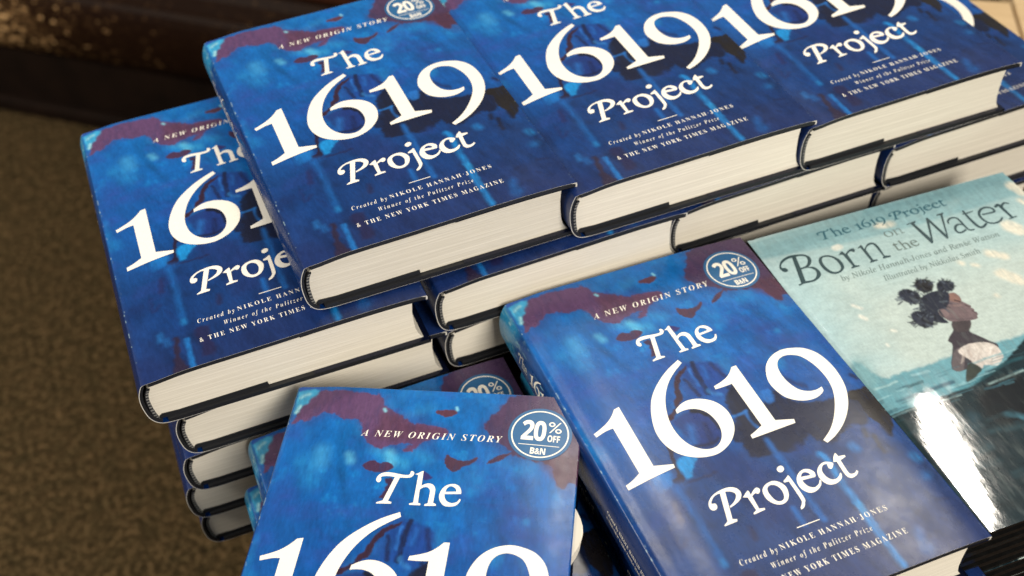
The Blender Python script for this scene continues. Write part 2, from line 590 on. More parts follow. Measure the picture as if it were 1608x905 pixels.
# outlines of lettering and printed artwork, millimetres on the covers
GLYPHS = {
'1': '7.1,132.2! 12.4,134.0 17.2,136.2 21.3,139.4 24.1,142.5! 27.3,143.1! 26.4,100.4! 36.7,97.5! 36.3,95.3! 8.0,92.3! 8.0,95.5! 12.6,96.9 17.6,99.3! 18.0,131.2! 13.4,131.0 7.5,129.6!',
'6': '73.9,161.7! 64.5,157.1 55.6,150.8 48.2,143.6 43.4,136.2 39.6,127.1 37.7,118.4 38.5,109.9 42.2,102.6 48.5,97.6 55.5,95.1 63.1,95.0 71.4,98.7 77.4,104.7 80.2,110.7 81.1,117.9 79.3,124.4 75.5,129.0 70.1,132.1 64.3,133.1 59.4,132.0 55.1,129.6! 54.6,126.9! 58.1,127.5 62.6,127.2 67.0,125.1 70.3,121.1 71.8,114.8 71.2,108.4 68.5,103.0 64.2,99.6 59.6,99.1 55.0,101.0 50.7,105.7 48.3,112.5 48.0,121.1 49.9,129.8 53.9,139.0 59.4,146.8 66.0,153.0 74.9,158.9!',
'1b': '83.1,136.6! 88.1,137.9 92.6,139.6 96.3,142.2 99.3,145.4! 102.3,145.5! 101.7,102.8! 111.6,99.7! 110.8,97.1! 83.7,96.6! 83.9,99.0! 88.8,100.8 92.9,102.5! 93.2,134.4! 88.1,134.2 82.8,134.3!',
'9': '118.1,81.5! 119.2,79.1! 126.3,81.8 135.1,87.3 143.2,95.1 148.7,103.2 152.1,111.3 153.8,120.8 153.4,129.8 151.0,137.2 146.4,142.5 140.8,145.1 133.4,146.4 125.9,144.7 120.0,140.9 115.9,135.6 113.1,128.5 113.2,121.8 115.3,115.3 119.5,111.0 124.9,108.5 130.9,108.0 135.7,109.5 138.3,111.3! 138.8,114.0! 134.2,113.1 129.3,114.1 125.3,117.5 123.0,123.8 122.7,130.6 124.1,136.4 127.2,140.2 131.7,141.7 136.3,140.8 140.3,138.2 143.2,132.7 144.9,125.6 145.0,117.3 143.0,109.1 138.4,100.6 131.8,92.1 125.4,86.1',
'T': '57.6,180.7 57.8,182.4 59.0,184.3 61.3,185.5 64.7,185.7 69.3,185.0 72.4,184.6 74.4,184.8 75.1,185.7 75.1,186.7! 75.7,187.3 77.0,186.6 77.1,185.0 76.0,183.5 74.1,182.9 70.0,182.8! 66.3,168.0! 68.3,167.4! 68.3,166.4! 60.4,166.0! 60.4,166.8! 63.5,168.1! 67.3,183.0! 63.8,183.3 60.8,183.0 59.9,182.3 60.3,181.0 59.9,179.5 59.0,179.1 58.0,179.8',
'h': '77.7,185.5! 79.3,186.2 81.4,187.7! 82.0,187.7! 82.3,178.4! 84.1,179.6 86.2,180.1 88.3,179.4 89.8,177.3 90.1,174.2 90.1,168.4! 91.7,167.6! 91.8,166.6! 85.8,166.2! 85.7,167.2! 87.3,167.9! 87.4,174.4 86.9,176.5 85.4,177.7 83.4,177.4 81.8,176.0! 82.2,167.9! 83.6,167.4! 83.6,166.4! 77.8,166.3! 77.6,167.2! 79.7,167.8! 79.5,185.0!',
'e': '103.9,174.6! 103.6,176.9 102.1,179.4 99.7,180.5 97.1,180.2 94.6,178.7 92.9,175.6 92.6,172.1 93.8,169.1 96.1,166.9 99.1,166.6 101.7,167.2 103.4,168.9 104.2,171.1! 103.5,171.6! 102.6,170.0 100.8,168.9 98.8,168.9 96.8,170.1 95.7,171.9 95.2,174.0!|95.5,175.4! 96.0,177.6 97.5,179.0 99.2,178.7 100.7,177.5 101.1,175.9!',
'P': '44.5,65.7 43.1,64.3 41.2,64.4 40.4,66.0 41.1,68.7 43.4,71.2 46.5,72.9 50.0,73.8 54.1,74.1 57.2,73.4 59.3,71.8 60.1,69.4 59.4,67.2 57.6,65.2 54.5,63.7 50.3,62.5! 50.3,63.4! 53.5,64.9 55.9,66.8 57.0,68.9 56.3,70.4 54.8,71.5 52.8,72.2! 47.8,56.3! 50.0,55.4! 49.4,54.2! 42.2,53.9! 42.0,54.5! 44.8,56.0! 49.7,72.2! 47.8,72.2 45.3,71.2 43.2,69.3 42.6,68.1! 44.5,67.6',
'r': '59.4,65.7! 62.0,67.5 63.9,68.5! 64.2,67.6! 63.9,65.5! 66.3,67.3 68.7,68.4 70.0,67.3 69.4,65.6 67.8,64.7 66.5,65.5 64.2,64.6! 63.5,56.7! 66.3,56.0! 66.0,55.0! 59.3,54.5! 59.4,55.4! 61.6,56.4! 61.6,64.7!',
'o': '70.6,65.1 73.1,67.7 76.5,68.8 79.8,68.5 82.3,66.1 83.3,62.7 82.2,58.7 79.7,55.7 76.5,54.5 73.6,55.2 71.4,57.2 70.0,60.5|73.9,65.8 75.7,66.9 77.7,66.6 79.4,65.0 80.1,62.0 79.4,58.8 78.0,56.9 75.8,56.5 74.1,57.7 73.3,60.2 73.1,63.4',
'j': '83.9,66.6! 86.3,67.8 88.2,69.0! 88.5,68.0! 88.3,54.3 87.1,51.2 85.2,48.9 82.9,48.1! 83.2,49.4! 85.3,51.4 86.1,54.1 86.4,65.4! 83.9,65.6!|87.9,75.6 88.7,74.6 88.5,73.1 87.1,72.0 85.6,71.9 84.7,72.9 84.9,74.5 86.4,75.5',
'e2': '101.4,63.3! 101.9,65.6 100.5,67.9 97.9,69.0 94.6,68.3 91.6,66.0 89.9,62.5 89.9,58.9 91.7,55.8 94.6,54.7 98.0,55.5 100.8,57.3 102.2,59.6! 101.7,60.3! 99.8,58.2 96.8,57.2 94.4,58.6 93.3,61.2 93.3,63.3! 100.6,62.6!|93.9,65.4! 95.1,66.8 96.8,67.3 98.5,66.3 99.0,64.5!',
'c': '113.5,65.4! 114.2,66.8 112.3,68.3 109.9,69.0 106.6,68.0 103.8,65.6 102.4,62.4 102.4,59.3 103.8,56.4 106.2,55.1 109.6,55.2 112.7,56.6 114.3,58.9 114.2,60.1! 112.4,58.6 110.3,57.6 107.7,58.0 106.1,60.5 105.9,63.8 106.9,66.0 108.8,67.5 110.7,67.3 110.4,65.8 110.4,64.4 111.7,63.9',
't': '114.8,67.1! 116.6,69.9 119.0,72.0! 119.3,70.8! 119.4,69.4! 122.9,68.9! 122.9,67.8! 120.8,67.2 119.0,66.8! 118.3,59.5 118.8,57.5 121.0,57.1 123.0,58.3! 123.5,57.3! 121.3,55.5 118.0,54.9 116.2,56.4 115.9,59.4 116.5,66.7!',
'B': '10.6,202.1 8.6,201.1 7.1,202.2 6.5,204.9 7.4,207.4 10.1,210.5 14.1,212.7 18.7,213.4 23.7,212.6 27.2,211.2 29.3,208.5 28.9,204.9 26.4,201.8 23.7,200.3! 27.2,199.0 28.5,195.3 28.0,192.2 25.8,189.8 21.6,187.9 17.4,187.9 13.5,188.2 10.1,187.5! 9.9,188.6! 12.2,189.1! 18.7,211.3! 15.0,211.1 10.9,209.3 8.4,207.0 8.2,205.1 10.0,204.6|21.4,211.1! 24.5,210.8 27.1,209.0 26.7,205.8 24.2,202.6 21.3,201.3 18.9,201.4!|18.6,199.9! 23.3,199.7 26.0,197.0 25.9,193.9 23.6,190.7 20.1,189.2 15.7,189.9!',
'Lo': '33.1,203.3 36.0,205.6 40.3,205.6 43.7,203.1 45.8,198.5 45.1,193.0 42.3,190.0 38.4,188.7 34.3,189.8 32.0,194.0 31.7,199.0|35.9,203.9 39.0,204.4 42.1,202.4 43.4,198.6 43.1,193.8 41.4,191.2 38.7,190.2 35.8,191.3 34.2,195.1 34.2,200.1',
'Lr': '47.3,202.9! 50.7,205.4! 51.5,204.7! 51.9,202.4! 55.8,204.7 59.2,205.1 59.4,202.9 57.7,201.9 56.2,203.3 52.9,201.6! 51.9,191.3! 54.6,190.2! 54.1,189.4! 48.2,189.4! 48.5,190.3! 50.2,191.1! 50.0,202.3!',
'Ln': '61.5,203.8! 65.4,206.1! 66.0,205.1! 65.5,201.9! 69.9,205.3 73.3,205.7 75.1,203.7 75.3,200.2 74.1,192.3! 77.9,190.9! 77.2,189.9! 71.8,190.1! 71.8,191.1! 73.0,191.5! 73.5,202.2 71.9,204.1 68.1,203.0 66.1,200.8! 65.3,191.5! 67.7,191.0! 67.9,189.9! 62.2,189.6! 62.2,190.6! 63.5,191.1! 64.0,203.9!',
'W': '104.3,212.5! 111.2,213.4! 111.3,212.3! 109.3,211.3! 110.9,195.6! 119.4,213.1! 120.8,213.3! 122.2,194.9! 130.1,212.4! 127.3,212.5! 127.8,213.5! 133.5,214.0! 133.2,213.1! 131.7,212.2! 121.7,191.8! 120.3,191.3! 119.2,208.9! 110.2,191.7! 108.5,191.0! 107.0,212.2! 104.0,211.7!',
}
LSTROKES = {
'a1': '130.1,203.1 131.2,205.7 134.7,207.4 138.0,206.4 138.7,202.8 138.4,196.9 139.2,193.3 142.5,192.8',
'a2': '138.6,198.5 136.4,200.3 133.2,199.9 130.7,196.9 130.8,194.0 133.2,193.3 137.4,194.6',
't1': '146.5,211.0 145.9,205.1 145.9,197.7 146.7,193.6 149.2,192.9 153.4,194.9',
't2': '144.0,207.9 147.8,207.8 152.6,208.2',
'e1': '155.9,203.1 160.1,202.7 165.4,202.8 165.7,206.2 162.7,208.2 158.2,207.6 154.6,204.5 153.4,200.2 154.5,195.4 158.3,193.2 163.2,193.8 166.6,196.2',
'r1': '168.3,206.1 171.9,207.6 172.3,204.2 172.6,193.2',
'r2': '169.6,193.3 172.6,193.6 176.2,193.7',
'r3': '172.2,203.2 174.1,206.3 177.2,207.7 179.5,206.0',
}
JACKET_ART = [
('s', '24.3,197.2 24.8,189.7', (80, 165, 222), 6, 0, 0.55, 7),
('s', '39.9,195.5 41.3,191.9', (110, 190, 230), 3, 0, 0.7, 3.5),
('s', '61.4,198.1 63.7,192.3', (130, 205, 230), 3.5, 0, 0.8, 4),
('s', '56.0,199.9 61.8,195.9 70.0,192.0', (60, 160, 220), 4, 0, 0.6, 6),
('s', '16.4,190.5 23.2,177.7', (45, 140, 205), 7, 0, 0.5, 8),
('s', '74.8,200.0 81.8,196.0', (50, 150, 215), 5, 0, 0.5, 6),
('s', '118.9,196.2 137.5,193.3', (35, 125, 200), 6, 0, 0.5, 9),
('s', '66.8,224.3 71.6,226.3 78.8,230.1', (55, 140, 205), 4, 0, 0.5, 5),
('p', '2.7,217.4 3.5,227.2 12.7,238.7 48.6,238.3 58.7,226.0 72.7,220.0 89.7,217.4 91.2,212.1 77.1,201.7 67.4,199.4 50.7,201.0 40.1,215.7 23.2,221.5 7.5,216.2', (70, 72, 140), 4, 2, 0.45),
('p', '108.7,218.2 115.9,231.5 126.2,243.8 166.0,245.4 168.5,183.0 154.5,179.0 147.3,192.7 128.4,198.5 112.5,207.7', (60, 62, 120), 5, 2, 0.45),
('p', '3.5,220.7 3.7,226.4 8.8,232.6 12.7,238.7 31.2,239.4 46.0,238.1 49.4,237.5 52.4,232.0 55.7,228.2 59.5,225.3 67.5,220.3 72.8,219.2 78.2,218.0 88.5,217.3 91.0,212.9 88.3,210.3 79.8,208.0 76.7,203.9 71.1,199.7 67.2,200.8 72.7,205.1 60.4,203.3 55.8,200.7 50.3,203.3 45.3,209.0 43.6,214.4 39.4,218.8 31.4,219.7 28.2,222.7 22.9,223.1 18.8,223.5 14.4,220.0 10.3,218.0 6.9,218.5 2.8,214.2', (106, 66, 106), 0.6, 1.3, 1.0),
('p', '53.5,226.4 64.8,220.9 77.0,217.2 87.5,215.7 89.2,212.7 79.5,209.6 72.3,207.4 61.1,206.5 52.0,207.3 48.8,210.9 52.4,218.3', (100, 54, 72), 2.5, 1.5, 0.6),
('p', '83.0,228.0 93.1,229.7 93.3,226.1 88.0,224.4 83.6,226.0', (100, 54, 72), 0.35, 0.8, 1.0),
('p', '49.1,190.3 53.6,192.9 57.6,191.7 62.5,192.2 65.6,188.7 61.7,186.2 57.6,185.1 50.9,187.5', (82, 48, 78), 0.3, 0.8, 1.0),
('p', '117.4,230.1 120.4,237.6 126.4,241.8 164.2,243.3 166.0,188.5 159.3,186.2 154.8,181.8 151.2,187.2 148.9,195.5 140.8,197.8 133.3,198.9 128.1,201.5 123.9,206.4 114.4,212.5 111.4,218.5 112.7,224.9', (84, 55, 88), 0.7, 1.5, 1.0),
('p', '143.1,199.7 163.6,203.0 165.7,189.2 159.3,186.5 154.8,182.1 151.4,187.3', (90, 42, 55), 3, 1.0, 0.6),
('p', '91.6,196.9 93.8,198.6 101.8,194.7 108.7,198.3 108.5,195.3 102.3,191.1 97.2,188.2 93.7,191.1', (84, 50, 72), 0.3, 0.8, 1.0),
('p', '114.8,194.4 119.6,200.0 128.0,202.9 122.3,198.0 117.7,195.4', (84, 50, 72), 0.3, 0.8, 1.0),
('p', '61.7,181.7 66.2,182.9 66.0,176.9 65.4,171.3 64.1,169.2 61.3,169.6 62.7,173.0 63.2,176.6 63.6,178.2', (70, 42, 72), 0.4, 0.9, 1.0),
('p', '82.0,187.9 85.9,185.4 87.1,184.1 83.7,182.2 82.3,183.4', (60, 50, 110), 0.6, 0.6, 1.0),
('p', '2.4,222.2 0.8,235.3 2.0,238.7 12.5,239.6 9.9,233.5 5.9,228.2', (70, 165, 215), 1.2, 1.0, 1.0),
('s', '3.7,234.6 7.2,236.6', (190, 225, 235), 1.6, 0.6, 0.9, 1.6),
('s', '3.3,223.9 4.3,228.1', (200, 228, 235), 1.2, 0.6, 0.9, 1.5),
('s', '53.2,227.7 54.0,226.4', (150, 205, 230), 1, 0, 0.9, 1.5),
('s', '93.6,231.0 94.1,229.4', (150, 205, 230), 1, 0, 0.9, 1.4),
('p', '82.2,108.4 90.5,132.6 96.4,135.7 95.7,113.3 111.2,123.2 116.8,112.2 125.9,106.6 136.4,104.7 150.1,104.2 153.8,95.4 148.8,83.7 136.1,84.0 120.8,77.5 112.3,88.0 104.9,80.7 89.1,83.9 78.6,84.7 77.4,94.4', (24, 26, 52), 1.6, 1.8, 0.95),
('p', '150.5,105.5 156.2,105.0 163.7,105.2 164.1,84.4 155.1,71.4 153.7,80.1 151.3,84.0 151.1,91.0 152.2,97.5 148.6,100.6', (36, 28, 30), 0.7, 0.7, 1.0),
('p', '82.8,123.3 93.0,132.8 93.2,103.1 89.3,106.6 88.0,112.5 82.4,113.9', (22, 26, 52), 1.2, 1.0, 0.95),
('p', '81.8,112.4 88.0,110.9 90.0,101.3 84.1,98.6 87.9,92.2 81.1,83.6 78.3,87.9 76.6,96.6 73.4,99.4', (26, 28, 54), 1.2, 1.2, 0.9),
('p', '50.3,123.2 62.3,126.2 71.8,121.8 71.1,108.5 67.2,101.8 58.2,100.4 53.0,105.6 50.7,116.3', (32, 50, 118), 2, 1.0, 0.9),
('p', '62.6,127.4 67.9,124.8 71.3,118.5 71.1,108.5 70.0,108.9 69.4,117.6 66.0,122.7 61.8,124.7', (22, 24, 44), 0.8, 0.6, 1.0),
('s', '65.1,115.0 63.8,107.2 62.0,102.2', (26, 34, 82), 1.5, 0.6, 0.9, 3),
('s', '56.5,115.7 53.7,106.9', (44, 115, 200), 3, 0, 0.6, 4),
('s', '53.3,103.8 61.0,101.7 66.9,103.5', (24, 26, 56), 1.2, 0.5, 0.9, 2),
('p', '76.1,157.6 84.8,156.2 93.7,150.0 93.0,141.1 86.1,129.4 77.5,131.8 70.0,133.7 64.0,136.9 68.5,147.6', (30, 62, 140), 3, 1.5, 0.75),
('s', '80.7,156.8 79.1,150.0 78.3,142.1 77.7,133.4', (24, 28, 60), 0.8, 0.7, 0.9, 3.2),
('s', '70.5,146.9 71.5,140.2 72.2,133.8', (26, 34, 76), 1.0, 0.6, 0.85, 2.6),
('s', '89.9,152.3 91.1,145.4 92.4,141.3', (28, 40, 92), 1.3, 0.6, 0.85, 2.6),
('s', '76.1,153.0 75.4,147.8 75.9,140.3', (48, 112, 200), 0.8, 0.4, 0.8, 1.8),
('s', '84.4,151.6 83.0,144.0', (40, 100, 185), 1.6, 0.4, 0.6, 3),
('s', '68.6,144.0 65.9,137.0', (40, 90, 170), 1.6, 0.4, 0.5, 3),
('s', '78.9,135.6 79.5,132.8 83.7,130.2', (60, 130, 205), 1.2, 0.5, 0.6, 2.4),
('p', '76.1,155.7 68.6,148.5 64.2,141.2 62.9,135.5 57.0,131.7 52.0,125.0 48.8,123.7 48.9,127.1 55.0,130.7 56.4,134.5 59.9,138.4 62.6,145.4 66.0,150.4 73.4,155.4', (60, 32, 52), 0.5, 0.7, 1.0),
('s', '80.7,114.1 86.7,113.5 90.9,114.5', (42, 110, 190), 0.8, 0.4, 0.85, 1.6),
('s', '89.5,113.3 89.2,105.8 90.5,101.1', (40, 105, 185), 0.8, 0.4, 0.85, 2),
('p', '104.3,122.4 110.2,123.7 110.2,118.4 108.0,114.9 104.1,115.1 103.5,117.5', (40, 110, 195), 1.4, 0.8, 0.8),
('p', '39.3,110.9 40.9,106.9 38.8,99.8 37.4,90.9 37.8,87.3 33.6,84.8 29.1,88.1 34.6,89.8 36.1,96.2', (38, 26, 54), 0.4, 0.6, 1.0),
('p', '39.4,98.7 51.0,98.3 44.5,90.8 41.3,86.3 38.1,88.3', (28, 140, 215), 1.2, 1.0, 0.95),
('p', '21.6,93.4 32.0,94.9 30.0,86.5 22.8,85.1', (30, 118, 200), 2, 1, 0.8),
('p', '50.4,97.7 70.5,93.5 78.6,78.6 81.2,49.7 61.5,45.2 58.8,75.0 48.9,84.1', (34, 48, 105), 5, 2, 0.6),
('s', '30.0,84.9 40.6,84.0 54.6,84.7', (34, 30, 66), 1, 0.7, 0.7, 1.6),
('s', '90.2,92.8 90.3,79.7 90.3,69.4 90.3,59.3 90.1,39.0', (30, 100, 182), 1.6, 0.4, 0.75, 3),
('s', '79.7,50.4 79.5,40.0', (30, 105, 190), 1.5, 0.3, 0.6, 3),
('s', '111.1,73.9 112.6,68.7 111.6,52.6 111.5,39.0 111.1,27.1 111.1,2.1', (30, 128, 205), 1.6, 0.5, 0.85, 3.6),
('s', '111.9,40.0 111.8,35.2', (50, 150, 212), 2.2, 0.5, 0.7, 2.2),
('s', '30.4,83.2 31.6,72.0 31.2,53.1 30.8,35.5', (30, 100, 180), 2.4, 0.5, 0.65, 3.4),
('s', '30.7,36.9 30.8,34.8', (40, 130, 200), 2.0, 0.5, 0.7, 2.2),
('s', '30.0,21.4 29.7,12.2 29.4,-1.4', (34, 116, 196), 1.3, 0.5, 0.85, 2.6),
('s', '16.5,31.6 16.2,27.6', (40, 110, 185), 2.2, 0.7, 0.6, 3),
('s', '19.6,26.1 19.2,22.2', (38, 105, 180), 2.2, 0.7, 0.6, 2.5),
('p', '23.3,24.5 26.6,24.6 24.1,10.7 27.2,-0.8 19.3,-0.7 20.8,10.9', (48, 34, 58), 1.2, 1.0, 0.95),
('p', '36.6,28.7 43.1,27.2 42.8,15.7 43.0,6.2 35.9,5.4 36.7,14.4 34.8,23.4', (42, 34, 72), 1.8, 1.2, 0.8),
('s', '53.7,48.7 52.6,42.0', (38, 34, 72), 2, 0.6, 0.8, 3),
('s', '25.3,74.9 23.4,65.3', (40, 38, 84), 1.5, 0.8, 0.7, 3.5),
('s', '20.8,54.9 16.2,51.2 16.4,62.6', (34, 40, 90), 1.5, 0.8, 0.6, 2),
('s', '15.6,91.4 29.0,84.6 34.4,84.5', (24, 90, 170), 3, 0.8, 0.6, 4),
('s', '8.4,43.5 3.7,23.9', (34, 70, 140), 6, 0, 0.5, 8),
('s', '145.3,73.7 144.1,63.6', (24, 24, 46), 1.4, 0.7, 0.85, 3),
('s', '154.2,77.8 154.4,71.6', (24, 24, 46), 1.4, 0.7, 0.85, 3),
('s', '143.2,80.1 141.9,75.2', (24, 24, 46), 1.4, 0.7, 0.85, 3),
('s', '150.0,27.5 155.9,26.9', (24, 38, 84), 1.0, 0.5, 0.8, 2),
('s', '137.9,11.7 139.4,11.7', (24, 38, 84), 1.0, 0.5, 0.8, 2),
('s', '128.3,9.7 133.3,10.6', (24, 38, 84), 1.0, 0.5, 0.8, 2),
('s', '146.4,17.2 147.2,16.2', (24, 38, 84), 1.0, 0.5, 0.8, 2),
('s', '135.6,24.5 138.4,25.6', (24, 38, 84), 1.0, 0.5, 0.8, 2),
('s', '157.6,55.5 158.2,53.3', (32, 130, 200), 3, 0.6, 0.6, 4),
('s', '154.3,42.1 156.1,42.6', (32, 110, 185), 3.5, 0.7, 0.5, 4),
('s', '129.3,15.3 126.9,4.7 129.0,6.1', (28, 100, 180), 3.5, 0.8, 0.55, 4),
('s', '130.5,72.4 131.3,70.7', (30, 125, 205), 3, 0.4, 0.7, 4),
('s', '104.4,81.5 105.9,79.5', (24, 60, 130), 3, 0.4, 0.7, 5),
('s', '159.9,115.7 161.5,113.5', (24, 30, 70), 1.2, 0.5, 0.9, 3),
('s', '121.4,128.8 125.6,122.5 130.2,117.5', (28, 40, 90), 1.5, 0.5, 0.8, 2.5),
('s', '129.5,166.0 135.1,165.1 141.2,165.5', (30, 66, 140), 3, 0.4, 0.6, 4),
]
